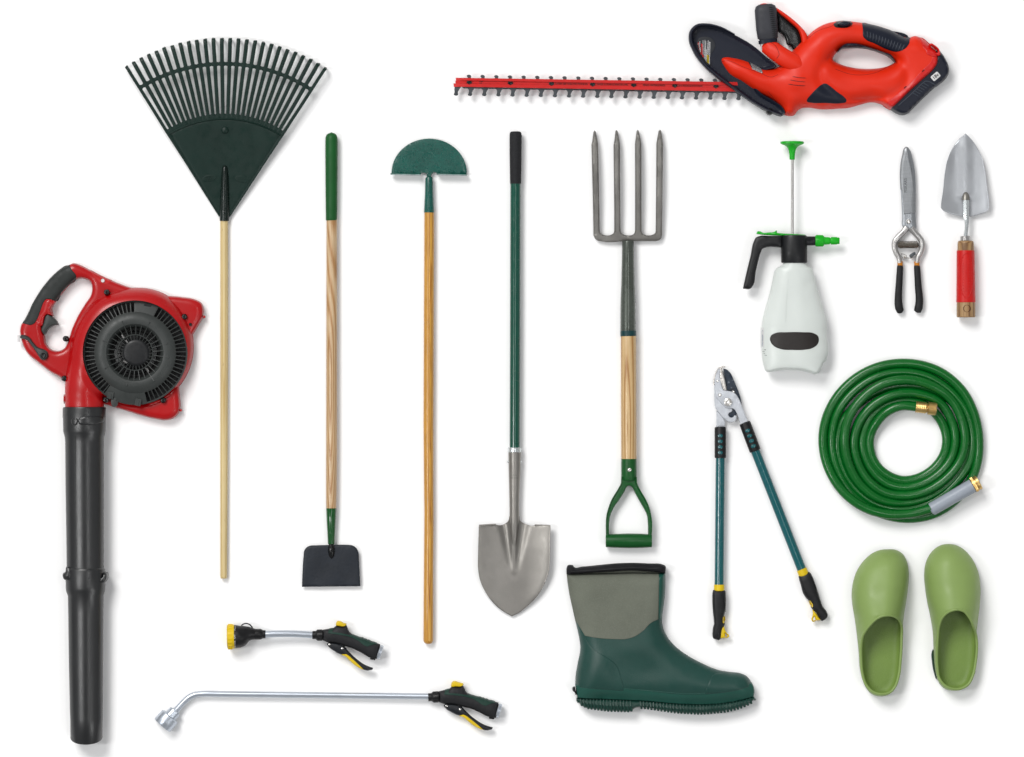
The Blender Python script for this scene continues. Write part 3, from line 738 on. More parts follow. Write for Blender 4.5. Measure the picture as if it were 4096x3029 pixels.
# front loop handle
lo_ = sm(B_([(622, 40), (660, 24), (705, 32), (780, 72), (860, 128), (930, 190), (985, 262), (985, 330), (955, 345), (938, 280), (928, 245), (840, 152), (765, 92), (735, 62), (690, 46)]), 6)
part('handle_loop', puff(lo_, rnd(40, 32, 12), 0, (), 7, 12, 2, mir=40), X['trim_red'])
ip = sm(B_([(742, 64), (840, 150), (928, 243), (942, 292), (926, 386), (905, 388), (862, 345), (835, 330), (828, 300), (810, 262), (768, 232), (762, 150)]), 6)
part('handle_web', puff(ip, rnd(34, 14, 10), 18, (), 8, 10), X['black_steel'])
hg = [(690, 34, 30), (684, 48, 44), (680, 75, 50), (678, 150, 50), (684, 220, 50), (692, 285, 46), (697, 300, 36)]
hgm = tube([(*B_((672+(y-34)*.075, y)), 62) for x, y, r in hg], [(r*.5372*1.64, r*.5372*1.15) for x, y, r in hg], 28, 2.4)
fg = part('front_grip', hgm, X['trim_grip'])
for i in range(16):
    y = 62+i*14.5; xx = 712+i*2.2
    part('grip_groove', tube(on(hgm, B_([(xx-18, y+3), (xx, y-1), (xx+20, y+4)]), .2), [(1, .8), (2.6, 1.6), (1, .8)], 6), X['fan_dark'], fg)
part('grip_collar', tube([(*B_((690, 296)), 62), (*B_((694, 322)), 62)], (38, 28), 24, 2.4), X['trim_navy'])
am = tube([(*B_(p), z) for p, z in (((668, 330), 62), ((680, 345), 64), ((730, 375), 70), ((800, 425), 80), ((880, 470), 88), ((950, 500), 86), ((1000, 515), 78))], [(14, 14), (29, 26), (35, 32), (36, 33), (36, 33), (33, 30), (18, 18)], 32)
ap_ = part('front_arm', am, X['trim_red'])
part('panel_line', tube(on(am, sm(B_([(640, 345), (640, 320), (690, 315), (745, 345), (768, 395), (772, 410), (755, 440)]), 5, False), -.3), 1.1, 6), X['panel_gap'], ap_)
# battery and latch
U_ = crop(3500, 120, .218)
bt = sm(U_([(1120, 400, 1), (1150, 352), (1228, 428), (1300, 540), (1345, 640), (1362, 740), (1350, 815), (1310, 882), (1152, 1024, 1), (1112, 1044, 1), (900, 1240), (700, 1440), (585, 1543), (500, 1561), (420, 1540), (288, 1462, 1), (250, 1380, 1), (500, 1150), (820, 860), (1010, 660), (1080, 520)]), 5)
btm = puff(bt, rnd(20, 74, 12), 16, (), 7, 12)
bp_ = part('battery', btm, X['trim_navy'])
pc = B_((1934, 573)); lbm2 = patch(rot(rrect(pc[0]-18, pc[1]-12, pc[0]+18, pc[1]+12, 5), pc, -40), btm, 1.2, 1.5, 8)
part('voltage_label', lbm2, X['bar_white'], bp_); part('voltage_text', text('18v', 19, pc, -40, 0, .6, lbm2, .6, .02), X['line_dark'], bp_)
for i in range(6):
    a, b = (880-i*40, 985+i*36), (1045-i*39, 1082+i*35)
    part('battery_rib', tube(on(btm, U_([a, ((a[0]+b[0])/2, (a[1]+b[1])/2), b]), .6), 1.9, 8), X['rib_grey'], bp_)
part('battery_rib', tube(on(btm, sm(U_([(420, 1390), (600, 1230), (760, 1080), (860, 985), (910, 950), (970, 955), (1060, 1000), (1125, 1032)]), 5, False), .6), 2.2, 8), X['rib_grey'], bp_)
cv = sm(U_([(1036, 500, 1), (1152, 508, 1), (1163, 560), (1150, 640), (1090, 738), (950, 868), (830, 980), (600, 1190), (430, 1360), (350, 1430), (270, 1452), (150, 1385, 1), (570, 1035), (890, 715), (1000, 600)]), 5)
cvm = patch(cv, bm_, 1.6, 2.5, 7); part('rear_cover', cvm, X['trim_red_gloss'])
for p in ((865, 760), (540, 1062)): part('cover_notch', box(*U_(p), bm_.z([U_(p)[0]], [U_(p)[1]])[0], bm_.z([U_(p)[0]], [U_(p)[1]])[0]+3.4, 12, 5, -42), X['panel_gap'], body)
lt = sm(U_([(805, 132, 1), (830, 128), (1000, 235), (1120, 345), (1150, 500, 1), (1030, 498), (930, 455, 1), (912, 385), (870, 340), (840, 250)]), 4)
rcm = patch(lt, bm_, 3, 4, 6); lp_ = part('latch_plate', rcm, X['trim_red_gloss'])
lk = sm(U_([(985, 270), (1010, 255), (1075, 285), (1150, 350), (1182, 430), (1178, 475), (1150, 488), (1100, 470), (1040, 425), (1020, 380)]), 5)
lh = sm(U_([(1010, 300), (1050, 310), (1110, 360), (1140, 410), (1120, 430), (1070, 405), (1040, 370)]), 4)
zl0 = float(np.max(rcm.z([U_((1080, 400))[0]], [U_((1080, 400))[1]])))
part('latch', puff(lk, rnd(zl0-2, 11, 5), 60, [lh], 5, 5), X['trim_red_gloss'], lp_)

# ================================================================== SPRAYER
J = crop(2900, 540, .605)
thing('pump_sprayer', 'white plastic pump sprayer with green plunger pulled up', 'sprayer', 3165, 1100, 60, zs=.74)
zs = 70
part('bottle_neck', turned((*J((457, 836)), zs), (*J((457, 872)), zs), [(0, 42), (1, 45)], 40), X['bottle'])
bo_ = sm(J([(390, 846, 1), (527, 846, 1), (545, 868), (575, 884), (580, 895), (592, 940), (620, 1050), (650, 1150), (672, 1240), (673, 1300), (673, 1480), (668, 1492), (655, 1502), (638, 1540), (616, 1574), (598, 1582), (560, 1572), (500, 1558), (440, 1554), (380, 1553), (320, 1562), (290, 1568), (270, 1562), (256, 1525), (246, 1480), (243, 1440), (243, 1290), (245, 1235), (262, 1160), (285, 1080), (312, 970), (330, 895), (338, 882), (365, 868)]), 6)
bop = np.array(bo_)
def span(y):
    a, b = bop, np.roll(bop, -1, 0); lo, hi = [], []
    for yy in np.atleast_1d(y):
        m_ = (a[:, 1] > yy) != (b[:, 1] > yy)
        xs = a[m_, 0]+(yy-a[m_, 1])*(b[m_, 0]-a[m_, 0])/(b[m_, 1]-a[m_, 1])
        lo.append(xs.min() if len(xs) else np.nan); hi.append(xs.max() if len(xs) else np.nan)
    return np.array(lo), np.array(hi)
ysp = np.linspace(bop[:, 1].min()+1, bop[:, 1].max()-1, 300); spl, sph = span(ysp)
def botH(x, y, d):
    v = (y-540)/.605; u = (x-2900)/.605
    lo, hi = np.interp(y, ysp, spl), np.interp(y, ysp, sph)
    lim = J((0, 1480))[1]; lo = np.where(y > lim, np.interp(lim, ysp, spl), lo); hi = np.where(y > lim, np.interp(lim, ysp, sph), hi)
    q = np.clip(np.abs(x-(lo+hi)/2)/((hi-lo)/2), 0, 1)
    z = np.maximum(0, 1-q**2.2)**(1/2.2)*np.interp(v, [846, 890, 1000, 1240, 1450, 1500, 1600], [44, 56, 64, 74, 76, 74, 66])
    e = np.clip(d/12, 0, 1); low = np.clip((v-1470)/40, 0, 1)
    z = z*(1-low*(1-np.sqrt(e*(2-e))))
    z = z-4*np.exp(-(((u-545)/30)**2+((v-985)/32)**2)**2)*(d > 8)-3*np.exp(-(((u-328)/16)**2+((v-985)/30)**2)**2)*(d > 8)
    z = z+1.5*np.exp(-((v-1272)/7)**2)*np.clip(d/10, 0, 1)
    return zs+np.maximum(z, 0)
bot = puff(bo_, botH, 0, (), 6.5, 30, 1, mir=zs)
bp2 = part('bottle', bot, X['bottle'], angle=60)
part('dark_label', patch(sm(J([(294, 1350), (300, 1328), (330, 1310), (400, 1305), (510, 1305), (580, 1311), (610, 1330), (616, 1352), (608, 1382), (575, 1408), (520, 1420), (440, 1421), (370, 1417), (320, 1396), (300, 1372)]), 5), bot, 1.2, 1.5, 8), X['label_dark'], bp2)
bc = patch(J([(244.5, 1275), (253, 1275), (253, 1402), (244.5, 1402)]), bot, 1, 1, 8); part('barcode_label', bc, X['bar_white'], bp2)
bars = M([], []); yy = 1283
while yy < 1394:
    w = random.choice((2, 3, 3, 5)); p = [(247, yy), (252, yy), (252, yy+w), (247, yy+w)]
    bars = bars+patch(J(p), bc, .5, 1, 8, 2); yy += w+random.choice((2, 3, 4))
part('barcode', bars, X['sleeve_grey'], bp2)
tt = M([], [])
for i, w_ in enumerate((22, 14, 16, 24)):
    tt = tt+ruled(J((246+i, 1418+i*12)), J((246+i+w_, 1421+i*12)), 2.2, bot, .5)
part('mould_seam', tube(on(bot, J([(416, 860), (414, 960), (404, 1080), (396, 1240)]), -.4), 1.0, 6), X['bottle'], bp2)
part('small_print', tt, X['etch'], bp2)
part('cap', turned((*J((457, 664)), zs), (*J((457, 847)), zs), [(0, 46), (.02, 50), (.06, 51.6), (.5, 52), (.97, 52.3), (1, 50)], 48), X['spray_black'])
part('pump_rod', tube([(*J((445, 160)), zs), (*J((445, 662)), zs)], 5.6, 20), X['cast_steel'])
part('pump_knob', tube([(*J((443.5, y)), zs) for y in (44, 45, 48, 54, 60, 66, 72, 80, 92, 108, 130, 160, 166)], [q*.605 for q in (60, 70, 77, 78.5, 77, 66, 50, 38, 28, 22, 19, 17.5, 16)], 40), X['spray_green'])
ha = sm(J([(378, 668, 1), (300, 669), (228, 669), (204, 679), (190, 704), (168, 800), (140, 915), (118, 1012, 1), (120, 1018, 1), (166, 1018), (178, 1008), (205, 900), (238, 775), (246, 756), (262, 748), (378, 746, 1)]), 6)
part('handle', puff(ha, rnd(zs, 24, 11), 0, (), 8, 11, 1, mir=zs), X['spray_black'])
tg = sm(J([(207, 657, 1), (214, 639), (232, 638), (252, 647), (290, 645), (325, 641), (338, 632, 1), (343, 634, 1), (343, 648, 1), (400, 653), (470, 656), (532, 660, 1), (532, 669, 1), (370, 668), (290, 665), (240, 661)]), 5)
part('thumb_lever', puff(tg, rnd(zs, 20, 5), 0, (), 9, 5, mir=zs), X['spray_green'])
part('spout', turned((*J((535, 702)), zs), (*J((600, 702)), zs), [(0, 21), (.12, 18.5), (1, 18.2)], 28), X['spray_black'])
nz = part('nozzle', tube([(*J((x, 701)), zs) for x in (596, 599, 648, 652, 656, 690, 692, 694, 697, 699, 703, 738, 742, 753, 756)], [q*.605 for q in (34, 37, 36, 33, 26, 24, 21, 19, 19, 24, 25.5, 25, 22, 22, 19)], 32), X['spray_green'])
rb = M([], [])
for i in range(14):
    a = math.pi*i/13
    rb = rb+tube([(*J((602, 701-36.5*math.cos(a))), zs+36*.605*math.sin(a)), (*J((645, 701-36*math.cos(a))), zs+35.5*.605*math.sin(a))], 1.3, 6)
part('nozzle_rib', rb, X['spray_green'], nz)

# ================================================================== SECATEURS
K_ = crop(3500, 500, .4842)
thing('garden_shears', 'steel hand shears with black handles and orange bands', 'shears', 3632, 920, 22)
bl = sm(K_([(248, 188), (258, 183), (270, 184), (286, 205), (312, 290), (330, 400), (336, 540), (335, 700), (336, 800), (338, 860), (300, 882), (262, 868), (228, 840), (224, 760), (219, 650), (211, 500), (208, 390), (214, 315), (228, 245)]), 6)
bmz = puff(bl, lambda x, y, d: 22+5*np.clip(d/9, 0, 1), 17, (), 9, 9)
bb = part('lower_blade', bmz, X['blade_steel'])
ub = sm(K_([(268, 188, 1), (284, 290), (306, 400), (322, 520), (330, 640), (331, 728, 1), (237, 740, 1), (232, 650), (220, 500), (213, 395), (218, 320), (232, 250), (252, 195)]), 6)
ubm = patch(ub, bmz, 3, 4, 9)
part('upper_blade', ubm, X['blade_dark'])
part('lettering', text('FISKARS', 16.5, K_((252, 501)), -90, 0, .5, ubm, .4, .005, .98), X['etch'], bb)
hx = [(K_((275, 798))[0]+11*math.cos(math.radians(60*i+10)), K_((275, 798))[1]+11*math.sin(math.radians(60*i+10))) for i in range(6)]
part('pivot_nut', puff(hx, rnd(26, 10, 3), 20, (), 9, 3)+vlathe(*K_((275, 798)), [(0, 40), (4, 39.5), (5.5, 38), (5.5, 30)], 16), X['bolt'])
ra = sm3([(*K_(p), z) for p, z in (((300, 850), 24), ((325, 885), 22), ((362, 925), 20), ((388, 965), 20), ((391, 1000), 20), ((378, 1050), 20), ((355, 1095), 20), ((345, 1140), 20))], 5)
la = sm3([(*K_(p), z) for p, z in (((262, 845), 18), ((240, 880), 18), ((198, 920), 20), ((164, 965), 20), ((160, 1000), 20), ((172, 1050), 20), ((196, 1095), 20), ((207, 1140), 20))], 5)
n_ = len(ra)
for nm, q in (('arm', ra), ('arm', la)):
    part(nm, tube(q, [(13-3.2*i/(n_-1)*1.0-(2.0 if i > n_*.55 else 0)*0, 11) for i in range(n_)], 16, 2.6), X['cast_steel'])
# coil spring
hel = []
for i in range(16*17+1):
    t = i/(16*17); a = 2*math.pi*17*t
    r = 13 if .06 < t < .94 else 10
    hel.append((K_((192, 0))[0]+t*(K_((358, 0))[0]-K_((192, 0))[0]), K_((0, 990))[1]+r*math.cos(a), 22+r*math.sin(a)))
part('spring', tube(hel, 1.9, 6), X['spring'])
part('spring_core', tube([(*K_((188, 990)), 22), (*K_((362, 990)), 22)], 6, 12), X['black_steel'])
c1 = sm(K_([(218, 1060), (245, 1066), (264, 1082), (260, 1100), (232, 1104), (220, 1090)]), 4); c2 = sm(K_([(284, 1082), (300, 1062), (332, 1050), (338, 1070), (322, 1078), (314, 1096), (292, 1096)]), 4)
part('catch', plate(c1, 14, 26, 3), X['cast_steel']); part('catch', plate(c2, 14, 26, 3), X['tooth'])
part('catch_rivet', vlathe(*K_((250, 1086)), [(0, 32), (4, 31), (5.5, 28), (5.5, 20)], 14), X['bolt'])
part('catch_wire', tube([(*K_(p), 28) for p in ((240, 1098), (280, 1100), (305, 1104), (309, 1094), (300, 1090))], 1.5, 8), X['spring'])
for pts in ([(207, 1128), (208, 1150), (208, 1165)], [(345, 1128), (346, 1150), (347, 1165)]):
    part('band', tube([(*K_(p), 20) for p in pts], (10.8, 10.5), 20, 2.6), X['orange'])
hl = sm3([(*K_(p), 20) for p in ((208, 1160), (204, 1240), (198, 1340), (194, 1420), (194, 1470), (200, 1510), (212, 1540), (219, 1553))], 4)
hr = sm3([(*K_(p), 20) for p in ((346, 1160), (352, 1240), (358, 1340), (366, 1420), (366, 1470), (360, 1510), (350, 1540), (346, 1550))], 4)
rads = np.interp(np.linspace(0, 7, len(hl)), [0, .1, 1, 2, 3, 4, 5, 6, 6.6, 7], [11, 12.6, 13.2, 14, 15, 15.8, 16.5, 14.5, 10.5, 3])
for q in (hl, hr): part('handle_grip', tube(q, [(r, r*.95) for r in rads], 24, 2.4), X['grip_black'])

# ================================================================== TROWEL
thing('hand_trowel', 'silver hand trowel with red rubber sleeve on wooden handle', 'trowel', 3863, 900, 34)
to = sm(K_([(750, 72, 1), (795, 115), (848, 195), (888, 280), (905, 350), (925, 500), (943, 672), (942, 695), (930, 708), (880, 734), (810, 754), (745, 759), (680, 750), (605, 727), (560, 706), (547, 690), (546, 672), (562, 540), (580, 380), (597, 296), (642, 190), (692, 122)]), 6)
def troH(x, y, d):
    u = (x-3500)/.4842-748; v = (y-500)/.4842
    q = np.abs(u)/200
    base = 22+20*q**2
    w = np.interp(v, [72, 200, 560, 620, 760], [14, 40, 52, 52, 50])
    rid = 9*np.exp(-(u/w)**2*.45)*np.clip((640-v)/50, 0, 1)
    return base+rid
trm = puff(to, lambda x, y, d: troH(x, y, d)-1.5*(1-np.clip(d/2, 0, 1)), lambda x, y: troH(x, y, 9)-4, (), 6, 2.5, 2)
part('blade', trm, X['trowel'], angle=60)
part('socket', tube([(*K_((750, y)), z) for y, z in ((560, 28), (566, 32), (580, 35), (605, 36), (622, 36))], [(2, 2), (9, 8), (13, 11), (15.5, 13), (16.5, 14)], 20), X['trowel_socket'])
part('shank', tube([(*K_(p), z) for p, z in (((752, 618), 38), ((752, 700), 38), ((752, 755), 38), ((754, 775), 38), ((757, 800), 40), ((757, 830), 42), ((753, 870), 40), ((747, 925), 36))], [(13, 12), (13, 12), (13, 12), (12, 11), (9.5, 10), (8.5, 10), (8, 9), (9, 9)], 6), X['zinc'], angle=25)
zt_ = 36
part('ferrule', tube([(*K_((746, y)), zt_) for y in (919, 922, 930, 956, 960)], [18, 20, 20.4, 20.6, 19], 32), X['cast_steel'])
hd = tube([(*K_((749+((y-960)*.004), y)), zt_) for y in (957, 959, 965, 980, 1040, 1300, 1460, 1580, 1586, 1589)], [24, 28, 31, 32.3, 33, 35, 37, 37.4, 36, 33], 40)
hd_o = part('handle', hd, X['wood_oak'])
sl = tube([(*K_((748+((y-1038)*.006), y)), zt_) for y in (1037, 1039, 1045, 1150, 1300, 1440, 1462, 1466)], [33.5, 35, 35.6, 36.4, 37.2, 38.2, 38.6, 37], 40)
s_o = part('sleeve', sl, X['red_grip'])
ovl = [(749+55*math.copysign(abs(math.cos(a))**.9, math.cos(a)), 1245+183*math.sin(a)) for a in np.linspace(0, 2*math.pi, 60)]
part('ridge', tube(on(sl, K_(ovl), 0), 1.5, 6, cap=False), X['red_grip'], s_o)
dots = M([], [])
for j in range(14):
    y = 1098+j*23
    n = 3 if j in (0, 1, 12, 13) else 5
    for i in range(n):
        x = 742+(i-(n-1)/2)*24
        p = K_((x+4, y)); z = sl.z([p[0]], [p[1]])[0]
        dots = dots+vlathe(*p, [(0, z+1.6), (1.6, z+1.2), (2.6, z-.6)], 8)
part('grip_dot', dots, X['red_grip'], s_o)
ph = K_((753, 1517)); zt2 = hd.z([ph[0]], [ph[1]])[0]
part('hanging_hole', vlathe(ph[0], ph[1], [(0, zt2-9), (9, zt2-8), (12.5, zt2-1), (14, zt2+.7), (15, zt2-.8)], 28), X['hole_dark'], hd_o)

# ================================================================== HOSE
L_ = crop(3230, 1400, .4418)
thing('garden_hose', 'coiled green garden hose with brass ends and grey sleeve', 'hose', 3605, 1763, 34)
HC = (850, 825)
kk = [  # (angle from right, counter clockwise seen from above, in quarter turns), radius, height
    (985, 517, 50), (850, 507, 50), (735, 550, 46), (630, 652, 36), (566, 800, 22), (572, 920, 20), (622, 1040, 20), (722, 1132, 20), (860, 1182, 20), (1010, 1158, 20), (1150, 1070, 20), (1240, 940, 20), (1262, 815, 20), (1230, 680, 18), (1145, 560, 18), (1010, 478, 18), (870, 458, 18), (720, 495, 18), (600, 580, 19), (520, 720, 20), (498, 840, 20), (530, 985, 20), (625, 1135, 22), (750, 1222, 24), (870, 1246, 26), (1020, 1218, 28), (1180, 1125, 28), (1300, 980, 26), (1340, 820, 24), (1305, 640, 22), (1200, 480, 22), (1040, 405, 32), (880, 388, 40), (720, 425, 42), (570, 520, 40), (460, 670, 36), (420, 830, 32), (450, 1005, 30), (550, 1180, 30), (700, 1290, 32), (870, 1318, 36), (1050, 1285, 38), (1230, 1180, 38), (1375, 1010, 36), (1425, 830, 34), (1395, 630, 30), (1290, 440, 30), (1110, 320, 46), (900, 270, 54), (700, 300, 54), (500, 430, 50), (370, 620, 48), (335, 820, 46), (365, 1010, 42), (470, 1210, 36), (640, 1345, 30), (860, 1386, 22), (1080, 1340, 20), (1290, 1200, 16), (1420, 1020, 13), (1462, 820, 13), (1410, 600, 13), (1270, 430, 13), (1080, 345, 13), (880, 322, 13), (660, 365, 13), (450, 500, 13), (320, 660, 12), (278, 820, 12), (300, 1010, 12), (420, 1240, 12), (600, 1385, 12), (800, 1440, 13), (1000, 1425, 13), (1200, 1330, 13), (1390, 1150, 14), (1480, 980, 16), (1500, 820, 18), (1440, 560, 18), (1290, 370, 18), (1080, 240, 18), (860, 203, 18), (640, 240, 18), (430, 370, 18), (280, 560, 18), (225, 800, 18), (250, 1010, 18), (370, 1260, 18), (560, 1430, 18), (780, 1512, 18), (950, 1525, 18), (1160, 1478, 18), (1380, 1320, 18), (1520, 1090, 20), (1554, 850, 24), (1515, 600, 28), (1400, 370, 28), (1200, 200, 24), (1000, 133, 22), (850, 122, 20), (660, 150, 19), (430, 265, 18), (245, 465, 18), (155, 690, 18), (145, 870, 19), (200, 1090, 30), (340, 1300, 44), (540, 1438, 54), (760, 1488, 56), (940, 1478, 56), (1110, 1435, 58)]
path = sm3([(*L_((x, y)), z) for x, y, z in kk], 8)
part('hose_tube', tube(path, 18.8, 18), X['hose'])
a = np.array((*L_((975, 515)), 50)); b = np.array((*L_((1163, 537)), 50))
prof = [(0, 17)]; 
for i in range(6): prof += [(.02+i*.085, 22.5), (.05+i*.085, 23.5), (.075+i*.085, 21.5)]
prof += [(.54, 21), (.56, 18), (.58, 18), (.6, 24.5)]
for i in range(7): prof += [(.61+i*.055, 26), (.635+i*.055, 24.5)]
prof += [(1, 24), (1.0, 17), (.93, 16)]
part('male_coupling', turned(a, b, prof, 32), X['brass'])
a = np.array((*L_((1116, 1442)), 58)); b = np.array((*L_((1492, 1226)), 58))
part('sleeve', turned(a, b, [(0, 18), (0, 25.6), (.03, 26.3), (.5, 27), (.95, 28.5), (.985, 28.5), (1, 25)], 32), X['sleeve_grey'])
ax = (b-a)/np.linalg.norm(b-a)
fc = turned(b-ax*4, b+ax*28, [(0, 20), (.05, 26), (.15, 29.5), (.5, 30), (.55, 30), (.6, 27.5), (.64, 27.5), (.68, 30.5), (.95, 30.5), (1, 29), (1, 20), (.8, 19)], 36)
for i in range(36):
    q = 2*math.pi*i/36
    sd = np.cross(ax, (0, 0, 1.)); up = np.array((0, 0, 1.)); w = sd*math.cos(q)+up*math.sin(q)
    fc = fc+tube([b+ax*2+w*30, b+ax*11+w*30], 1.2, 5)
part('female_coupling', fc, X['brass'])

# ================================================================== LOPPER
Mc = crop(2780, 1440, .2724); N_ = crop(2780, 2220, .2686)
thing('anvil_lopper', 'long teal handled anvil lopper lying half open', 'lopper', 2960, 2000, 26)
tang = sm(Mc([(316, 740, 1), (400, 820), (425, 875), (436, 895), (434, 1010, 1), (312, 1010, 1), (316, 880)]), 3)
part('tang', plate(tang, 18, 24, 2), X['lop_plate'])
blo = sm(Mc([(413, 126, 1), (455, 138), (515, 185), (556, 262), (605, 380), (648, 490), (676, 585), (683, 640), (676, 680), (640, 720), (610, 800), (570, 850), (500, 850), (480, 790), (540, 740), (480, 500), (468, 446), (448, 330)]), 5)
blz = plate(blo, 24, 30, 3); bld = part('blade', blz, X['lop_blade'])
part('blade_ridge', tube(on(blz, sm(Mc([(475, 448), (530, 440), (585, 416)]), 4, False), .3), [(1.6, 1)]*8+[(.4, .5)], 6), X['black_rubber'], bld)
ap2 = sm(Mc([(352, 130), (372, 150), (366, 210), (376, 320), (412, 445, 1), (440, 460), (520, 640), (545, 715), (548, 748), (530, 768), (498, 782), (490, 812), (505, 838), (535, 848), (562, 838), (575, 818), (598, 818), (609, 848), (592, 892), (535, 916), (470, 900), (410, 848), (330, 750), (298, 705), (288, 650), (284, 480), (284, 360), (300, 240), (325, 165)]), 5)
part('side_plate', plate(ap2, 30, 36, 2), X['lop_plate'])
av = sm(Mc([(268, 372), (264, 330), (274, 262), (316, 152), (345, 112), (380, 93), (445, 96), (454, 106), (440, 113), (415, 116), (402, 130), (402, 160), (430, 260), (455, 380), (464, 450, 1), (420, 450, 1), (405, 400), (378, 330), (364, 230), (366, 150), (350, 128), (322, 168), (296, 240), (283, 330), (280, 372)]), 5)
part('anvil', plate(av, 28, 38, 2, step=6), X['anvil'])
part('anvil_teeth', tube([(*Mc(p), 34) for p in ((408, 170), (432, 270), (456, 388))], (1.6, 4), 8, 4), X['tooth'])
lv = sm(Mc([(300, 515), (312, 472), (345, 452), (400, 450), (480, 455), (540, 470), (595, 502), (640, 565), (690, 690), (740, 815), (785, 930, 1), (672, 965, 1), (645, 890), (636, 850), (605, 775), (580, 735), (548, 715), (490, 712), (450, 705), (400, 655), (330, 585), (304, 545)]), 5)
part('lever_plate', plate(lv, 36, 43, 2), X['lop_plate'])
pv = Mc((481, 622)); hx = [(pv[0]+18.5*math.cos(math.radians(60*i+12)), pv[1]+18.5*math.sin(math.radians(60*i+12))) for i in range(6)]
part('pivot_bolt', puff(hx, rnd(42, 12, 4), 38, (), 9, 4)+vlathe(pv[0], pv[1], [(0, 55.5), (13, 55.3), (15.5, 54), (16, 50)], 28), X['bolt'])
part('rivet', vlathe(*Mc((363, 516)), [(0, 47), (4, 47.5), (6.5, 45.5), (6.8, 40)], 18), X['bolt'])
part('rivet', vlathe(*Mc((328, 312)), [(0, 39.5), (4.5, 39), (5.5, 37), (5.5, 33)], 18), X['bolt'])
part('rivet', vlathe(*Mc((557, 470)), [(0, 41), (5, 40), (6, 37), (6, 30)], 16), X['bolt'])
zl = 27
for (t0, t1, s0, s1, ry0, ry1) in (((368, 1000), None, (372, 984), (372, 1442), (360, 444), (360, 520)), ((735, 920), None, (730, 922), (884, 1340), (1588, 214), (1620, 292))):
    P0, P1 = np.array(Mc(s0)), np.array(Mc(s1)); E = np.array(N_(ry0)); E2 = np.array(N_(ry1))
    d = (E-P0)/np.linalg.norm(E-P0)
    if s0[0] > 500: P0 = np.array(Mc((728, 918))); P1 = np.array(Mc((885, 1338)))
    tb = tube([(*(P0+d*8), zl), (*P1, zl), (*((P1+E)/2), zl), (*(E+d*8), zl)], 18.6, 32)
    part('tube', tb, X['teal_tube'])
    L = np.linalg.norm(P1-P0); dd = (P1-P0)/L
    slv = turned((*P0, zl), (*P1, zl), [(0, 15), (.004, 19), (.02, 21.8), (.06, 23), (.94, 23), (.985, 22.6), (1, 20)], 36)
    so = part('sleeve', slv, X['black_rubber'])
    for i in range(4):
        c = P0+dd*L*(.285+i*.18); ang = math.degrees(math.atan2(dd[1], dd[0]))-90
        ov = rot(disc(c[0]-1, c[1], 10.4, 20, 7), c, ang)
        part('window', patch(ov, slv, .7, 1.0, 6), X['teal_tube'], so)
    dy = (E2-E)/np.linalg.norm(E2-E); Lr = np.linalg.norm(E2-E)
    part('yellow_ring', turned((*(E-dy*1), zl), (*(E2+dy*4), zl), [(0, 19), (.03, 20.6), (.1, 20.8), (.9, 21.2), (1, 19)], 32), X['yellow'])
g1 = sm(N_([(292, 513), (272, 522), (262, 552), (257, 640), (260, 760), (270, 880), (281, 980), (283, 1025), (268, 1080), (261, 1150), (260, 1200), (272, 1240), (305, 1257), (368, 1262), (380, 1240), (398, 1150), (416, 1075), (438, 1048), (447, 1028), (430, 980), (435, 900), (452, 830), (460, 740), (460, 610), (448, 530), (430, 515), (360, 520)]), 5)
g2 = sm(N_([(1560, 300), (1544, 312), (1546, 350), (1572, 440), (1604, 560), (1645, 630), (1690, 680), (1732, 745), (1726, 780), (1745, 808), (1790, 845), (1830, 905), (1862, 965), (1890, 983), (1925, 968), (1966, 930), (1976, 900), (1955, 835), (1900, 765), (1870, 680), (1835, 570), (1800, 460), (1745, 315), (1720, 270), (1690, 250), (1625, 272)]), 5)
y1 = sm(N_([(405, 1075), (428, 1058), (450, 1120), (480, 1165), (508, 1190), (508, 1215), (488, 1230), (440, 1233), (378, 1236), (372, 1200)]), 5); h1 = N_([(448, 1160), (482, 1200), (480, 1210), (452, 1215)])
y2 = sm(N_([(1748, 812), (1790, 850), (1835, 920), (1868, 968), (1800, 976), (1772, 996), (1745, 990), (1732, 970), (1745, 910), (1752, 870)]), 5); h2 = N_([(1776, 915), (1798, 966), (1760, 974), (1762, 940)])
for g, y, h, ins, ribs in ((g1, y1, h1, [(440, 905), (450, 925), (446, 990), (432, 1005), (422, 960), (428, 920)], [(255, 600, 262, 790, -1), (430, 640, 460, 830, 1)]), (g2, y2, h2, [(1698, 682), (1720, 705), (1740, 745), (1734, 770), (1716, 745)], [(1580, 425, 1660, 610, -1), (1735, 320, 1808, 500, 1)])):
    gm2 = puff(g, rnd(zl, 23, 20), 0, (), 7, 20, 3, mir=zl)
    go = part('grip', gm2, X['black_rubber'])
    part('yellow_insert', patch(sm(N_(ins), 4), gm2, 1.2, 1.5, 5), X['yellow'], go)
    part('lanyard_loop', puff(y, rnd(zl, 10, 5), 0, [h], 6, 5, mir=zl), X['yellow'])
    rb = M([], [])
    for (xa, ya, xb, yb, s) in ribs:
        for i in range(12):
            t = i/11; x, yy = xa+(xb-xa)*t, ya+(yb-ya)*t
            p = N_((x, yy)); q = N_((x+24 if s < 0 else x-8+8, yy+10)); q0 = N_((x if s < 0 else x-22, yy))
            rb = rb+tube([(q0[0]+2, q0[1], gm2.z([q0[0]+2], [q0[1]])[0]), (q[0], q[1], gm2.z([q[0]-1], [q[1]])[0])], 1.5, 6)
    part('grip_rib', rb, X['black_rubber'], go)

# ================================================================== BLOWER
D_ = crop(50, 1000, .5145); E_ = crop(200, 1600, .8475)
thing('leaf_blower', 'red leaf blower with dark grey round grille and long tube', 'leaf blower', 420, 1640, 70, zs=.8)
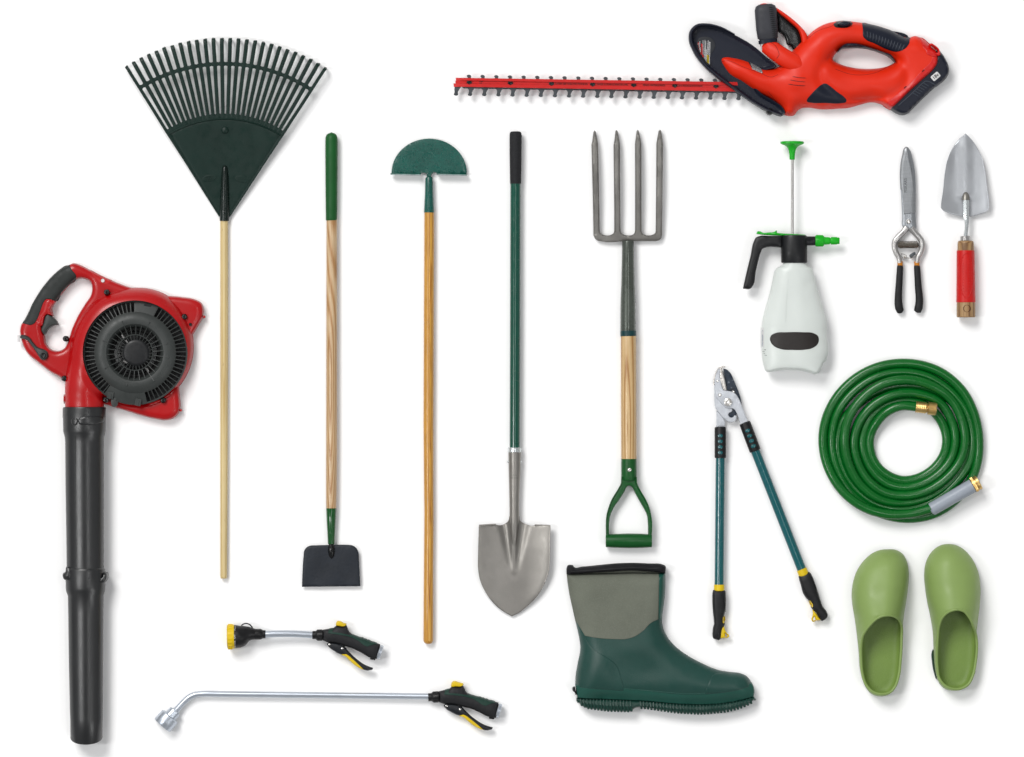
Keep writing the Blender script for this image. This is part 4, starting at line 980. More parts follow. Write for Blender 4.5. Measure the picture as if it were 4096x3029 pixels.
# rear shell with the handle, seen around the fan housing
sh = sm(D_([(428, 122), (470, 104), (515, 116), (600, 158), (700, 210), (790, 248), (910, 292), (1100, 330), (1140, 346), (1300, 366), (1420, 388), (1465, 414), (1482, 470), (1476, 520), (1440, 590), (1395, 668), (1350, 800), (1290, 1060), (1296, 1150), (1301, 1220), (1290, 1265), (1245, 1310), (1190, 1326), (1120, 1318), (840, 1240), (720, 1205), (600, 1190), (420, 1100), (408, 1036), (380, 1002), (300, 956), (200, 880), (105, 795), (80, 748), (62, 690), (54, 620), (62, 585), (95, 540), (150, 420), (225, 300), (320, 190), (380, 145)]), 6)
hh = sm(D_([(500, 228), (550, 227), (597, 247), (613, 295), (604, 352), (560, 420), (500, 520), (455, 620), (425, 715), (398, 765), (348, 786), (295, 772), (258, 728), (247, 672), (232, 620), (262, 510), (310, 515), (305, 460), (335, 402), (392, 328), (450, 264)]), 6)
GC = (957, 800); gc = D_(GC); f = .5145
shm = puff(sh, lambda x, y, d: rnd(20, 50, 15)(x, y, d)+5*np.clip((d-10)/30, 0, 1)*0, 14, [hh, disc(gc[0], gc[1], 395*f, 60)], 8, 15, 2)
shell = part('rear_shell', shm, X['blow_red'], angle=60)
part('hanging_eye', vlathe(*D_((702, 241)), [(0, 73.5), (6.2, 74), (7.4, 76)], 20), X['bar_white'], shell)
part('recess', patch(sm(D_([(600, 160), (690, 210), (770, 246), (735, 266), (690, 262), (650, 225)]), 5), shm, .6, 1, 8), X['lab_red'], shell)
gp2 = sm(D_([(412, 122), (435, 122), (462, 158), (495, 206), (490, 232), (440, 272), (380, 335), (335, 402), (290, 385), (262, 386), (246, 405), (220, 470), (190, 545), (172, 572), (145, 586), (110, 580), (74, 566), (90, 540), (150, 420), (222, 300), (318, 190), (370, 146)]), 6)
part('handle_grip', patch(gp2, shm, 3, 4, 8), X['blow_grip'])
part('trigger_mount', puff(sm(D_([(262, 386), (335, 402), (302, 455), (300, 490), (314, 514), (268, 506), (225, 600), (190, 590), (230, 470)]), 5), rnd(46, 27, 10), 20, (), 7, 10, 2), X['blow_red'])
part('trigger', puff(sm(D_([(272, 500), (312, 524), (345, 555), (359, 585, 1), (320, 590), (280, 618), (247, 662), (222, 630), (235, 580)]), 5), rnd(45, 26, 9), 25, (), 7, 9, 2), X['blow_dark'])
lvm = puff(sm(D_([(60, 682), (68, 664), (100, 664), (135, 682), (165, 722), (200, 758), (250, 776), (274, 796), (280, 830), (258, 856), (225, 854), (205, 828), (178, 785), (145, 742), (110, 700)]), 5), rnd(70, 24, 12), 40, (), 7, 12, 2)
part('throttle_lever', lvm, X['blow_dark'])
part('lever_screw', vlathe(*D_((242, 822)), [(0, 96), (5, 96), (8, 97), (10, 95), (11, 88)], 20), X['screw'])
part('side_switch', box(*D_((48, 690)), 40, 58, 9, 26, 0), X['bar_white'])
part('shell_hole', vlathe(*D_((1382, 582)), [(0, 78.5), (5, 78.6), (6.5, 76)], 16), X['fan_dark'], shell)
for p in ((1485, 522), (1303, 1247)): part('peg', vlathe(*D_(p), [(0, 46), (5, 44), (6, 30)], 12), X['blow_red'])
GC = (957, 800); gc = D_(GC); f = .5145
ou = sm(D_([(712, 340), (830, 308), (950, 296), (1080, 308), (1200, 356), (1300, 446), (1370, 566), (1402, 700), (1398, 830), (1362, 950), (1300, 1052), (1200, 1140), (1100, 1190), (960, 1216), (840, 1206), (740, 1165), (712, 1150), (708, 1215, 1), (412, 1215, 1), (408, 1080), (410, 960), (424, 830), (446, 700), (496, 560), (580, 440), (640, 382)]), 6)
hol = disc(gc[0], gc[1], 404*f, 72)
hsf0 = rnd(24, 112, 80)
def hsf(x, y, d):
    u, v = (x-50)/.5145, (y-1000)/.5145
    cyl = 80+77.6*np.sqrt(np.maximum(0, 1-((u-561)/152)**2))
    cyl = np.where(np.abs(u-561) < 152, cyl, 60)
    k = np.clip((v-860)/260, 0, 1); k = k*k*(3-2*k)*np.clip((760-u)/50, 0, 1)
    far = np.clip((np.hypot(u-957, v-800)-400)/60, 0, 1)
    k = np.maximum(k*far, np.clip((v-1180)/20, 0, 1)*(u < 720))
    return (1-k)*hsf0(x, y, d)+k*cyl
hsm = puff(ou, hsf, 40, [hol], 5.5, 74, 6, hole_edge=False)
hs = part('fan_housing', hsm, X['blow_red'], angle=60)
part('outlet', tube([(*D_((561, y)), 80) for y in (1150, 1180, 1222, 1232)], [70, 76.5, 77.6, 76], 40), X['blow_red'])
part('outlet_rib', plate(D_([(398, 1124), (412, 1124), (412, 1196), (398, 1196)]), 60, 100, 2), X['blow_red'])
# interior
fanm = vlathe(gc[0], gc[1], [(0, 56), (400*f, 54)], 64)
for i in range(18):
    a = i*20; fanm = fanm+box(gc[0]+270*f*math.cos(math.radians(a)), gc[1]+270*f*math.sin(math.radians(a)), 55, 80, 180*f, 4, a+18)
part('fan', fanm, X['fan_dark'])
part('fan_core', vlathe(gc[0], gc[1], [(0, 84), (60*f, 82), (165*f, 74), (170*f, 58)], 48), X['black_steel'])
for (x, y, a) in ((862, 675, 60), (880, 872, 30), (1050, 935, 60), (890, 715, 50)):
    part('motor_bracket', box(*D_((x, y)), 88, 94, 16, 7, a), X['cast_steel'])
# grille
gr = vlathe(gc[0], gc[1], [(318*f, 96), (316*f, 116), (305*f, 122), (275*f, 131), (245*f, 134), (222*f, 131), (206*f, 121), (197*f, 106), (194*f, 88)], 96)
gr = gr+vlathe(gc[0], gc[1], [(392*f, 86), (393*f, 103), (398*f, 105), (405*f, 103), (406*f, 86)], 96)
def rib(a, r0, r1, z0, z1, w, dep=12):
    c, s = math.cos(math.radians(a)), -math.sin(math.radians(a))
    V = []
    for (r, z) in ((r0, z0), (r1, z1)):
        for sgn in (-1, 1):
            for dz_ in (0, -dep):
                V.append((gc[0]+r*f*c-s*w*sgn/2, gc[1]+r*f*s+c*w*sgn/2, z+dz_))
    return M(V, [(0, 1, 3, 2), (4, 5, 7, 6), (0, 1, 5, 4), (2, 3, 7, 6), (0, 2, 6, 4), (1, 3, 7, 5)])
a = 90.5
while a < 233: gr = gr+rib(a, 308, 400, 119, 104, 3.2, 16); a += 5.2
a = -77
while a < 64: gr = gr+rib(a, 308, 400, 119, 104, 3.2, 16); a += 5.2
for (a0, a1) in ((64, 90.5), (233, 283)):
    gr = gr+vlathe(gc[0], gc[1], [(316*f, 100), (315*f, 117), (345*f, 113), (398*f, 104), (400*f, 90)], 14, a0, a1)
for i in range(30):
    ang = i*12+4
    long_ = i % 4 == 1
    gr = gr+rib(ang, 138, 265 if long_ else 215, 118, 139 if long_ else 128, 2.6, 16)
for i in range(30):
    gr = gr+rib(i*12+10, 98, 140, 118, 118, 1.7, 10)
gr = gr+tube([(gc[0]+4+138*f*math.cos(t)-4, gc[1]+138*f*math.sin(t), 115) for t in np.linspace(0, 2*math.pi, 49)], (2.4, 5), 8, cap=False)
go2 = part('intake_grille', gr, X['blow_dark'], angle=30)
part('hub_cap', vlathe(gc[0]+4, gc[1], [(0, 125), (80*f, 124.6), (94*f, 123), (102*f, 119), (102*f, 104)], 56), X['spray_black'])
part('slot', box(*D_((1053, 430)), 104, 111.5, 26, 10, 8), X['fan_dark'], go2)
for (x, y, a) in ((766, 1130, 10), (980, 1182, 12)):
    part('grille_clip', box(*D_((x, y)), 96, 116, 24, 32, a, .8)+box(*D_((x-2, y+10)), 112, 119, 8, 20, a), X['blow_dark'], go2)
part('grille_latch', plate(sm(D_([(775, 1150), (825, 1165), (812, 1215), (790, 1222), (772, 1205)]), 4), 92, 108, 3), X['blow_dark'], go2)
for p, zz in (((735, 332), 96), ((1335, 522), 80), ((405, 1000), 86), ((1172, 1170), 80), ((728, 1166), 92), ((414, 692), 70)):
    part('screw', vlathe(*D_(p), [(0, zz+8), (3, zz+8), (4, zz+11), (9, zz+10), (11.5, zz+5), (12, zz-40)], 20), X['screw'])
# tubes
zc = 82
def tb(lst, w=40): return tube([(200+.8475*x, 1600+.8475*y, zc) for x, y, r in lst], [(r*.8475, r*.8475*.98) for x, y, r in lst], w)
t1 = tb([(163.5, 33, 94), (163.5, 35, 100), (163.5, 40, 101.5), (163.5, 145, 100), (163.5, 155, 98), (163.5, 175, 92.5), (164, 200, 91), (165, 400, 90.5), (167, 700, 88), (167.5, 800, 87.5)])
u1 = part('upper_tube', t1, X['blow_tube'])
t2 = tb([(168, 792, 88), (168, 796, 92), (168, 802, 93.5), (168.5, 885, 93), (169, 900, 91), (169.5, 922, 84), (170, 1000, 83), (171, 1250, 80.5), (172.5, 1460, 77.5), (173, 1500, 76.5), (173, 1600, 75.5), (173, 1604, 73), (173, 1602, 68), (173, 1540, 66)])
t2.v = [(a, b+(24*max(-.1, (c-zc)/64)-10 if b > 2930 else 0), c) for a, b, c in t2.v]
u2 = part('lower_tube', t2, X['blow_tube'])
def ex(x, y): return (200+.8475*x, 1600+.8475*y)
part('lock_strap', patch(sm([ex(*p) for p in ((143, 88), (150, 84), (240, 78), (258, 80), (258, 100), (240, 108), (160, 116), (146, 114))], 4), t1, 6, 5, 7), X['blow_tube'], u1)
part('lock_button', patch(sm([ex(*p) for p in ((106, 100), (110, 88), (122, 84), (134, 86), (134, 116), (122, 120), (110, 114))], 4), t1, 5, 6, 6), X['blow_tube'], u1)
part('lock_edge', puff([ex(61, 40), ex(70, 40), ex(70, 88), ex(61, 84)], rnd(zc, 14, 4), 0, (), 8, 4, mir=zc), X['blow_tube'], u1)
part('mould_seam', tube(on(t1, [ex(122, 42), ex(124, 160), ex(127, 400), ex(131, 780)], 0), .9, 6), X['blow_dark'], u1)
part('latch', puff(sm([ex(*p) for p in ((64, 815), (74, 808), (78, 785), (110, 786), (112, 840), (108, 854), (90, 852), (68, 844))], 4), rnd(zc+6, 52, 12), 40, (), 6, 12, 2), X['blow_tube'], u2)
part('latch', puff(sm([ex(*p) for p in ((228, 850), (232, 838), (250, 830), (256, 812), (270, 812), (270, 848), (262, 858), (240, 864))], 4), rnd(zc+6, 46, 10), 40, (), 6, 10, 2), X['blow_tube'], u2)

# ================================================================== BOOT
P_ = crop(2230, 2220, .4055)
thing('rubber_boot', 'dark green rubber boot with grey neoprene shaft lying on its side', 'boot', 2640, 2540, 60, zs=.74)
foot = sm(P_([(100, 190, 1), (1062, 180, 1), (1062, 350), (1045, 520), (1032, 630), (1042, 710), (1085, 810), (1155, 895), (1270, 985), (1420, 1068), (1560, 1128), (1700, 1160), (1800, 1172), (1868, 1202), (1902, 1245), (1918, 1290), (1925, 1360), (1900, 1400), (1700, 1445), (1450, 1465), (1200, 1460), (850, 1430), (500, 1415), (210, 1400), (188, 1350), (180, 1275), (184, 1190), (204, 1070), (230, 925), (222, 840), (208, 770), (178, 645), (150, 520), (118, 360)]), 6)
def footH(x, y, d):
    u, v = (x-2230)/.4055, (y-2220)/.4055
    Rr = np.interp(v, [180, 600, 1000, 1400], [46, 60, 95, 95])
    hh_ = np.interp(v, [180, 600, 900, 1250], [62, 76, 88, 96])
    t = np.clip(d/Rr, 0, 1)
    z = 30+hh_*np.sqrt(np.maximum(0, 1-(1-t)**2))
    z = z+17*np.exp(-((u-390)/150)**2-((v-1110)/140)**2)-7*np.exp(-((u-575)/38)**2-((v-1160)/120)**2)       # heel counter
    z = z-20*np.exp(-((u-820)/210)**2-((v-1170)/150)**2)+6*np.exp(-((u-760)/150)**2-((v-930)/70)**2)  # waist
    return z
fm = puff(foot, footH, 26, (), 7, 60, 6)
ft = part('rubber_foot', fm, X['boot_green'], angle=70)
sha = sm(P_([(93, 192, 1), (300, 180), (550, 164), (720, 156), (1001, 176, 1), (998, 400), (994, 634, 1), (920, 668), (850, 738), (765, 798), (680, 824), (550, 826), (400, 816), (272, 796, 1), (228, 725), (180, 640), (148, 520), (116, 370), (100, 260)]), 6)
part('shaft', patch(sha, fm, 2.5, 3, 8), X['neoprene'])
part('front_strip', patch(sm(P_([(1003, 178, 1), (1066, 182, 1), (1062, 350), (1044, 520), (1032, 632, 1), (997, 630, 1), (1001, 400)]), 5), fm, 3.2, 3, 8), X['boot_band'])
hc = sm(P_([(178, 646, 1), (212, 705), (268, 795), (300, 860), (345, 922), (410, 964), (478, 1000), (540, 1042), (590, 1100), (622, 1190), (640, 1260), (652, 1340, 1), (400, 1320), (184, 1300, 1), (186, 1190), (206, 1070), (232, 925), (224, 840), (208, 770)]), 6)
part('heel_counter', patch(hc, fm, 2.2, 2.5, 8), X['boot_green'])
tc_ = sm(P_([(1448, 1370, 1), (1462, 1320), (1490, 1250), (1520, 1192), (1548, 1172), (1620, 1162), (1700, 1162), (1800, 1174), (1866, 1204), (1900, 1245), (1916, 1290, 1), (1700, 1345)]), 6)
part('toe_cap', patch(tc_, fm, 3, 5, 8), X['boot_green'])
fx = sm(P_([(176, 1277, 1), (330, 1286), (500, 1300), (850, 1326), (1060, 1346), (1250, 1360), (1450, 1356), (1600, 1334), (1750, 1300), (1916, 1260, 1), (1934, 1300), (1941, 1362), (1930, 1402, 1), (1700, 1456), (1450, 1478), (1200, 1472), (850, 1442), (500, 1427), (195, 1412, 1), (186, 1350)]), 6)
fxm = puff(fx, lambda x, y, d: np.maximum(fm.z(x, y), 55+28*np.clip(d/20, 0, 1))+4*np.clip(d/4, 0, 1), 24, (), 8, 6, 3)
part('foxing_band', fxm, X['boot_band'])
so_ = sm(P_([(185, 1412, 1), (500, 1425), (850, 1440), (1200, 1470), (1450, 1476), (1700, 1454), (1935, 1398, 1), (1945, 1410), (1915, 1452), (1800, 1505), (1600, 1548), (1400, 1562), (1250, 1558), (1050, 1535), (900, 1510), (800, 1505), (760, 1515), (735, 1538), (640, 1540), (400, 1525), (260, 1500), (215, 1465)]), 5)
somf = rnd(40, 44, 16)
def soH(x, y, d):
    return somf(x, y, d)
som = puff(so_, soH, 22, (), 6, 16, 3)
rbs = som
tx, ty = zip(*[(186, 1418), (500, 1430), (850, 1446), (1200, 1476), (1450, 1482), (1700, 1460), (1945, 1396)]); bx, by = zip(*[(186, 1440), (222, 1478), (300, 1515), (500, 1540), (700, 1545), (755, 1530), (830, 1512), (1000, 1534), (1150, 1556), (1400, 1570), (1650, 1550), (1800, 1512), (1900, 1465), (1950, 1415)])
nr = 54
for i in range(nr):
    u0 = 200+(1935-200)*i/(nr-1)
    if 738 < u0 < 790: continue
    tp = P_((u0-6, float(np.interp(u0, tx, ty)))); bt_ = P_((u0+6, float(np.interp(u0, bx, by)))); md_ = P_((u0-2+4*math.sin(i*2.1), float(np.interp(u0, tx, ty)*.5+np.interp(u0, bx, by)*.5)))
    z1_, z2_, z3_ = som.z([tp[0], md_[0], bt_[0]], [tp[1]+3, md_[1], bt_[1]-7])
    rbs = rbs+tube([(*tp, z1_-1), (*md_, z2_+2), (bt_[0], bt_[1]-4, z3_+2), (bt_[0], bt_[1]-.5, 40)], [(2.2, 4), (4.0, 7), (4.4, 7), (4, 4)], 10, 3)
part('ribbed_sole', rbs, X['boot_sole'])
bn = sm(P_([(90, 140, 1), (91, 195, 1), (300, 183), (550, 168), (720, 158), (900, 166), (1000, 176), (1066, 184, 1), (1062, 108), (1045, 100), (900, 88), (720, 82), (560, 88), (400, 104), (250, 118), (166, 122), (155, 106), (130, 101), (104, 106)]), 6)
bnm = puff(bn, lambda x, y, d: 30+68*np.sqrt(np.maximum(0, 1-(1-np.clip(d/14, 0, 1))**2)), 26, (), 7, 14, 3); part('top_binding', bnm, X['binding'])
part('binding_seam', tube(on(bnm, sm(P_([(96, 168), (400, 150), (720, 128), (1058, 142)]), 8, False), 0), (1.6, 1.4), 6), X['spray_black'])
part('heel_tab', plate(sm(P_([(150, 1305), (172, 1296), (180, 1330), (190, 1375), (184, 1384), (166, 1352), (156, 1345)]), 3), 50, 80, 2), X['black_rubber'])

# ================================================================== CLOGS
O_ = crop(3350, 2130, .4237)
def clog(label, out, op, cx, cy, vamp, sole=None):
    thing('garden_clog', label, 'clog', cx, cy, 50, 'pair of green garden clogs', zs=.9)
    oo = sm(O_(out), 6); pp = sm(O_(op), 6)
    ys = [O_(p)[1] for p in out]; y0, y1 = min(ys), max(ys); yv = min(O_(p)[1] for p in op)
    ax_ = [O_(p)[0] for p in out]; mx = (min(ax_)+max(ax_))/2
    pl = np.array(oo)
    def mid(y):
        return np.interp(y, [y0, (y0+yv)/2, yv, (yv+y1)/2, y1], vamp)
    def Hh(x, y, d):
        top = np.interp(y, [y0, y0+.12*(y1-y0), y0+.28*(y1-y0), yv, yv+.1*(y1-y0), yv+.22*(y1-y0), yv+.34*(y1-y0), y1], [88, 118, 138, 168, 158, 126, 102, 96])
        Rr = np.interp(y, [y0, yv, yv+.25*(y1-y0), y1], [74, 92, 30, 24])
        t = np.clip(d/Rr, 0, 1)
        cr = 10*np.exp(-((x-mid(y))/45)**2)*np.clip((yv+20-y)/80, 0, 1)
        return 16+(top-16)*np.sqrt(np.maximum(0, 1-(1-t)**2))+cr
    top = puff(oo, Hh, 0, [pp], 6.5, 70, 4, hole_edge=False, top_only=True, bstep=5, sfade=(.3, .5))
    up = part('upper', top, X['clog'], angle=80)
    md = up.modifiers.new('thickness', 'SOLIDIFY'); md.thickness = 6*K; md.offset = -1
    # the solidify needs up facing normals
    if sum(p.normal.z for p in up.data.polygons) < 0: up.data.flip_normals()
    base = np.array(oo); cen = base.mean(0)
    def shrink(poly, q):
        a = np.array(poly); t = np.roll(a, -1, 0)-np.roll(a, 1, 0); n = np.stack([-t[:, 1], t[:, 0]], 1); n /= np.linalg.norm(n, axis=1)[:, None]
        s = 1 if ((cen-a)*n).sum() > 0 else -1
        return [tuple(p) for p in a+n*s*q]
    fb = puff(shrink(oo, 9), lambda x, y, d: 15+28*(1-np.sqrt(np.maximum(0, 1-(1-np.clip(d/30, 0, 1))**2))), 11, (), 8, 30, 0)
    part('footbed', fb, X['clog_in'], angle=70)
    tv = np.array(top.v); zs_ = []
    for p in pp:
        zs_.append(tv[np.argmin((tv[:, 0]-p[0])**2+(tv[:, 1]-p[1])**2), 2])
    zs_ = np.array(zs_)
    for _ in range(6): zs_ = .5*zs_+.25*(np.roll(zs_, 1)+np.roll(zs_, -1))
    lipp = [(p[0], p[1], z-2) for p, z in zip(pp, zs_)]; lipp.append(lipp[0]); lipp.append(lipp[1])
    part('rim', tube(lipp, (5.5, 6.5), 10, cap=False), X['clog'])
    sol = puff(shrink(oo, 2.5), rnd(0, 9, 5), 0, (), 30, 5); part('outsole', sol, X['clog_sole'])
    sl_ = sm([(mid(y), y) for y in np.linspace(y0+10, yv-12, 8)], 4, False)
    part('mould_seam', tube(on(top, sl_, -.5), .8, 6), X['clog'])
    if sole: part('sole_edge', puff(sm(O_(sole), 5), rnd(2, 20, 4), 0, (), 10, 4), X['clog_sole'])
clog('leaf green clog standing left of its mate, set slightly lower', [(480, 162), (560, 170), (620, 206), (658, 272), (677, 370), (675, 480), (655, 640), (632, 780), (620, 890), (612, 1030), (602, 1250), (584, 1380), (550, 1470), (490, 1532), (410, 1552), (340, 1536), (282, 1482), (242, 1400), (216, 1290), (204, 1130), (186, 960), (164, 800), (146, 690), (138, 600), (150, 480), (190, 362), (260, 262), (340, 196), (410, 168)],
     [(460, 773), (520, 784), (570, 818), (598, 880), (602, 1000), (592, 1200), (574, 1350), (540, 1450), (495, 1502), (420, 1521), (340, 1505), (275, 1445), (236, 1335), (222, 1190), (220, 1065), (236, 960), (290, 868), (360, 800), (410, 778)], 3525, 2495, [3350+480*.4237, 3350+470*.4237, 3350+462*.4237, 3350+430*.4237, 3350+410*.4237])
clog('leaf green clog right of its mate, set higher, dark sole edge showing', [(1040, 112), (1125, 123), (1200, 165), (1265, 235), (1310, 312), (1340, 400), (1354, 520), (1348, 680), (1332, 820), (1318, 950), (1322, 1045), (1314, 1200), (1290, 1340), (1250, 1432), (1180, 1485), (1100, 1498), (1020, 1480), (962, 1420), (932, 1330), (915, 1200), (911, 1060), (905, 950), (880, 790), (850, 650), (830, 510), (823, 400), (836, 300), (876, 210), (940, 145), (990, 120)],
     [(1110, 718), (1172, 734), (1225, 790), (1270, 880), (1303, 970), (1312, 1050), (1300, 1230), (1274, 1350), (1228, 1432), (1165, 1468), (1085, 1472), (1012, 1442), (962, 1382), (941, 1280), (934, 1150), (938, 1000), (948, 880), (972, 800), (1030, 740)], 3810, 2470, [3350+1050*.4237, 3350+1062*.4237, 3350+1105*.4237, 3350+1110*.4237, 3350+1100*.4237],
     [(898, 1130), (906, 1110), (925, 1200), (945, 1350), (940, 1390), (918, 1330), (900, 1230)])

# ================================================================== SPRAY GUNS
Q_ = crop(880, 2450, .3133); R_ = crop(560, 2680, .3133)
def gun(T, z0, ang, knob):
    """pistol grip: T maps measured points to the table"""
    bdy = sm(T([(1308, 222, 1), (1360, 212), (1440, 198), (1470, 180), (1486, 166, 1), (1540, 172), (1585, 178), (1612, 160), (1626, 185), (1648, 238), (1680, 274), (1740, 300), (1800, 320), (1822, 322), (1840, 334), (1862, 338), (1880, 350), (1902, 352), (1920, 364), (1965, 378), (2046, 406, 1), (2036, 490), (2000, 592, 1), (1985, 592), (1920, 578), (1800, 512), (1700, 462), (1600, 430), (1490, 396), (1370, 380), (1308, 356, 1)]), 5)
    bm2 = puff(bdy, rnd(z0, 25, 20), 0, (), 6, 20, 3, mir=z0); b = part('grip_body', bm2, X['noz_rubber'])
    gr_ = sm(T([(1396, 212, 1), (1444, 204, 1), (1438, 246, 1), (1540, 258), (1640, 280), (1700, 290), (1745, 304), (1800, 322), (1825, 326), (1842, 336), (1864, 342), (1882, 352), (1904, 356), (1925, 368), (2005, 392, 1), (1882, 433, 1), (1835, 412), (1785, 372), (1720, 332), (1640, 303), (1540, 284), (1380, 262, 1)]), 5)
    part('green_inlay', patch(gr_, bm2, 1.2, 1.5, 6), X['noz_green'], b)
    trg = sm(T([(1366, 402), (1380, 386), (1440, 385), (1520, 398), (1590, 432), (1630, 480), (1690, 545), (1760, 605), (1835, 658), (1900, 688), (1956, 706, 1), (1944, 730), (1915, 736), (1890, 741), (1842, 734), (1780, 690), (1700, 615), (1620, 548), (1550, 538), (1450, 488), (1390, 442)]), 5)
    tm2 = puff(trg, rnd(z0, 17, 9), 0, (), 6, 9, 2, mir=z0); t = part('trigger', tm2, X['trig'])
    part('yellow_pad', puff(sm(T([(1548, 538), (1575, 520), (1600, 515), (1632, 530), (1690, 578), (1760, 640), (1812, 690), (1847, 736, 1), (1790, 716), (1720, 672), (1650, 610), (1600, 562)]), 5), rnd(z0, 19, 9), 0, (), 6, 9, 2, mir=z0), X['yellow'], t)
    for p in ((1400, 405), (1563, 455)): 
        q = T(p); part('screw', vlathe(q[0], q[1], [(0, z0+17), (1.5, z0+17), (2, z0+19), (4, z0+18.5), (4.4, z0+14)], 14), X['bolt'], t)
    part('linkage', plate(sm(T([(1480, 385), (1600, 415), (1580, 445), (1500, 410)]), 3), z0-10, z0+10, 2), X['noz_black'])
    a, c = T((2022, 498)), T((2062, 512)); part('hose_inlet', turned((*a, z0), (*c, z0), [(0, 26), (.3, 29), (.9, 28), (1, 26), (1, 20), (.7, 18)], 32), X['alu'])
    q = T((1950, 590)); part('clip', turned((*T((1915, 584)), z0), (*T((1982, 598)), z0), [(0, 3), (.1, 4.2), (.9, 4.2), (1, 3)], 12), X['noz_black'])
    part('knob', puff(sm(T(knob), 5), rnd(z0, 20, 9), 0, (), 6, 9, 2, mir=z0), X['yellow'])
    c0, c1 = T((1180, 288)), T((1316, 288))
    cl = turned((*c0, z0), (*c1, z0), [(0, 14), (.01, 16.2), (.3, 16.4), (.38, 19.5), (.45, 21.4), (.95, 21.6), (1, 19)], 32)
    ribs = M([], []); c0, c1 = np.array(c0), np.array(c1)
    dv = (c1-c0); nv = np.array((-dv[1], dv[0]))/np.linalg.norm(dv)
    for i in range(7):
        a = math.pi*(i+.5)/7
        p, q = c0+dv*.46-nv*21*math.cos(a), c0+dv*.9-nv*21.2*math.cos(a)
        ribs = ribs+tube([(*p, z0+21*math.sin(a)), (*q, z0+21.2*math.sin(a))], 2.0, 8)
    part('collar', cl+ribs, X['noz_black'])

thing('spray_nozzle', 'short hose nozzle with yellow ringed black spray head', 'hose nozzle', 1220, 2560, 30)
zn = 46
gun(Q_, zn-8, 0, [(1480, 166), (1486, 125), (1496, 110), (1525, 105), (1550, 112), (1580, 132), (1612, 140), (1618, 158), (1585, 181), (1520, 176)])
part('lance', tube([(*Q_(p), z) for p, z in (((575, 278), zn), ((700, 272), zn), ((870, 270), zn-3), ((1030, 276), zn-6), ((1190, 288), zn-8))], 13.6, 24), X['alu'])
hb = tube([(*Q_((x, c)), zn) for x, c, r in ((186, 306, 140), (190, 306, 147), (214, 306, 147), (216, 306, 144), (250, 303, 143), (280, 296, 136), (310, 284, 122), (340, 275, 105), (375, 270, 90), (410, 272, 78), (455, 276, 68))], [r*.3133 for x, c, r in ((186, 306, 140), (190, 306, 147), (214, 306, 147), (216, 306, 144), (250, 303, 143), (280, 296, 136), (310, 284, 122), (340, 275, 105), (375, 270, 90), (410, 272, 78), (455, 276, 68))], 40)
hdp = part('spray_head', hb, X['noz_black'])
yr = turned((*Q_((98, 308)), zn), (*Q_((192, 306)), zn), [(.12, 30), (.08, 40), (0, 46), (.04, 48.2), (.3, 48.6), (.95, 48), (1, 45)], 48)
for i in range(20):
    a = 2*math.pi*i/20+.1
    yr = yr+tube([(*Q_((108, 308-154*math.cos(a))), zn+154*.3133*math.sin(a)), (*Q_((165, 308-154*math.cos(a))), zn+154*.3133*math.sin(a))], (3.4, 1.4), 8)
part('yellow_ring', yr, X['yellow'])
part('hanging_loop', tube(sm3([(*Q_(p), zn) for p in ((276, 166), (305, 146), (345, 140), (385, 155), (420, 195))], 6), 2.6, 10), X['noz_black'])
part('collar', tube([(*Q_((x, 276)), zn) for x in (448, 452, 520, 545, 550, 582, 586)], [19, 21.4, 21.6, 18, 16.4, 16.2, 14], 32), X['noz_black'])
for s, y, sz in (('FULL', 196, 8), ('FLAT', 302, 8), ('VERTICAL', 404, 7.5)):
    part('lettering', text(s, sz, Q_((199, y)), -90, 0, .4, hb, .5, .01, 1.0), X['white_print'], hdp)

thing('watering_wand', 'long silver watering wand with bent tube and drum shaped head', 'watering wand', 1300, 2800, 24)
an = (1754.4, 2787.1); an0 = (880+.3133*1310, 2450+.3133*288); s_ = 1.03; c_, n_s = math.cos(math.radians(-3.5)), math.sin(math.radians(-3.5))
def T2(pts):
    if isinstance(pts[0], (int, float)): 
        q = Q_(pts); x, y = (q[0]-an0[0])*s_, (q[1]-an0[1])*s_; return (an[0]+x*c_-y*n_s, an[1]+x*n_s+y*c_)
    return [(*T2(p[:2]),)+tuple(p[2:3]) for p in pts]
gun(T2, 28, 0, [(1472, 176), (1478, 130), (1492, 110), (1525, 104), (1560, 118), (1600, 132), (1622, 140), (1626, 160), (1592, 182), (1520, 178), (1500, 182)])
pth = sm3([(*R_(p), 24) for p in ((455, 525), (505, 470), (560, 410), (630, 350), (710, 316), (800, 306), (1000, 308), (1600, 315), (2234, 322))]+[(1500, 2783.5, 25), (1722, 2786, 28)], 8)
part('lance', tube(pth, 12, 24), X['alu'])
hb0, hb1 = np.array((*R_((392, 586)), 32)), np.array((*R_((287, 706)), 32))
part('rose', turned(hb0, hb1, [(-.02, 26), (-.01, 36), (.05, 40), (.5, 41), (.95, 41.5), (1, 40), (1, 30), (.9, 28)], 44), X['alu'])
a, b = np.array((*R_((452, 524)), 26)), np.array((*R_((388, 592)), 30))
part('rose_neck', turned(a, b, [(-.12, 13), (-.1, 17), (-.02, 18), (0, 21), (.03, 24.5), (1, 25)], 40), X['alu'])

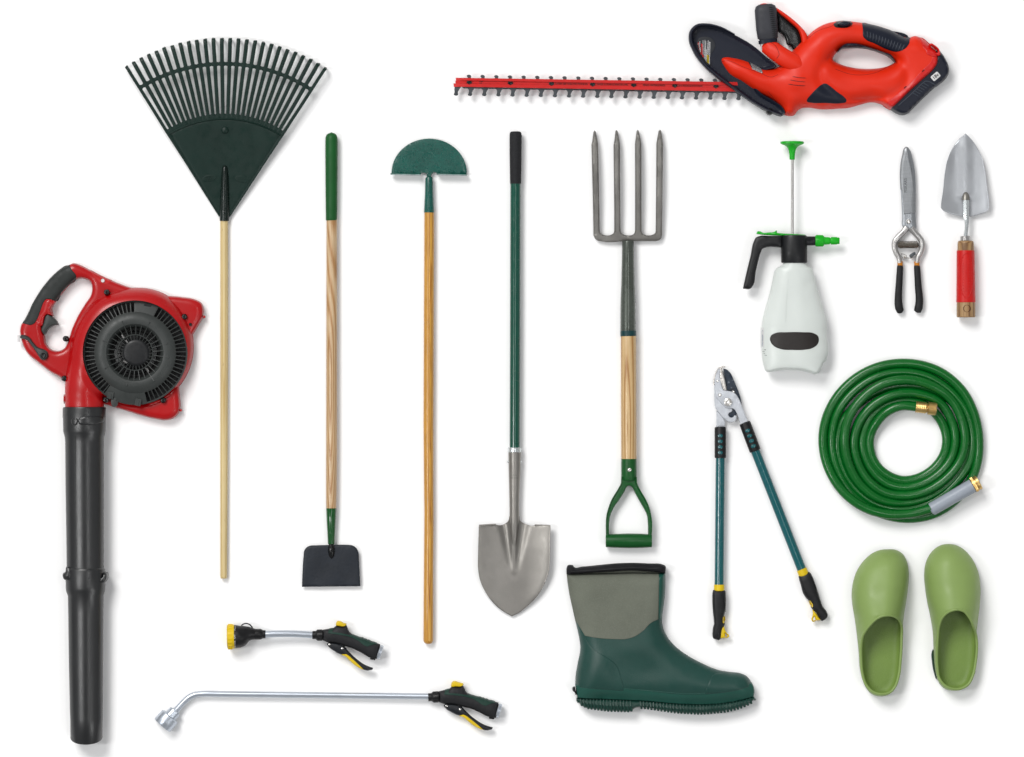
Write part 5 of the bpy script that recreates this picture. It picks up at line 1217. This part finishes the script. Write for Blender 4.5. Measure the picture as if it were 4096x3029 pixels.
# ================================================================== LIGHT, WORLD, CAMERA
w = bpy.data.worlds.new('World'); SC.world = w; w.use_nodes = True
nt = w.node_tree; bgn = nt.nodes['Background']; bgn.inputs['Strength'].default_value = 1.0
tcw = nt.nodes.new('ShaderNodeTexCoord'); sx = nt.nodes.new('ShaderNodeSeparateXYZ'); rw = nt.nodes.new('ShaderNodeValToRGB')
nt.links.new(tcw.outputs['Generated'], sx.inputs[0]); nt.links.new(sx.outputs['Z'], rw.inputs['Fac'])
# a bright walled studio under a darker ceiling
e = rw.color_ramp.elements; e[0].color = (.30, .30, .31, 1); e[1].color = (.12, .12, .125, 1); e[1].position = .95
e2 = e.new(.55); e2.color = (.52, .525, .53, 1)
nt.links.new(rw.outputs['Color'], bgn.inputs['Color'])
def area(name, loc, size, power, col=(1, 1, 1), tgt=(0, 0, 0), sy=None):
    l = bpy.data.lights.new(name, 'AREA'); l.size = size; l.energy = power; l.color = col
    if sy: l.shape = 'RECTANGLE'; l.size_y = sy
    o = bpy.data.objects.new(name, l); COL.objects.link(o); o.location = loc
    o.rotation_euler = (Vector(tgt)-Vector(loc)).to_track_quat('-Z', 'Y').to_euler(); return o
area('key_softbox', (-6.2, 9.0, 13.6), 7.0, 2330, (1, .99, .975), (1.2, -1.2, 0))
area('side_fill', (4.6, -3.4, 8.0), 1.3, 105, (1, 1, 1), (.8, -.6, 0), sy=3.4)  # added fill lamp, evens the backdrop brightness toward the lower right
area('left_softbox', (-4.6, -.5, 7.0), .6, 150, (1, 1, 1), (-.9, -.4, 0), sy=2.6)
strip = area('strip_softbox', (1.05, 0, 7.0), .36, 46, (1, 1, 1), (1.05, 0, 0), sy=2.6)
cam = bpy.data.cameras.new('Camera'); co = bpy.data.objects.new('Camera', cam); COL.objects.link(co)
co.location = (0, 0, HCAM); cam.sensor_width = 36; cam.lens = 36*HCAM/2.234; cam.clip_end = 200; cam.clip_start = .1
SC.camera = co
SC.render.engine = 'CYCLES'
vs = SC.view_settings; vs.view_transform = 'Standard'; vs.look = 'None'; vs.exposure = 0; vs.gamma = 1; vs.use_curve_mapping = False
SC.cycles.max_bounces = 6
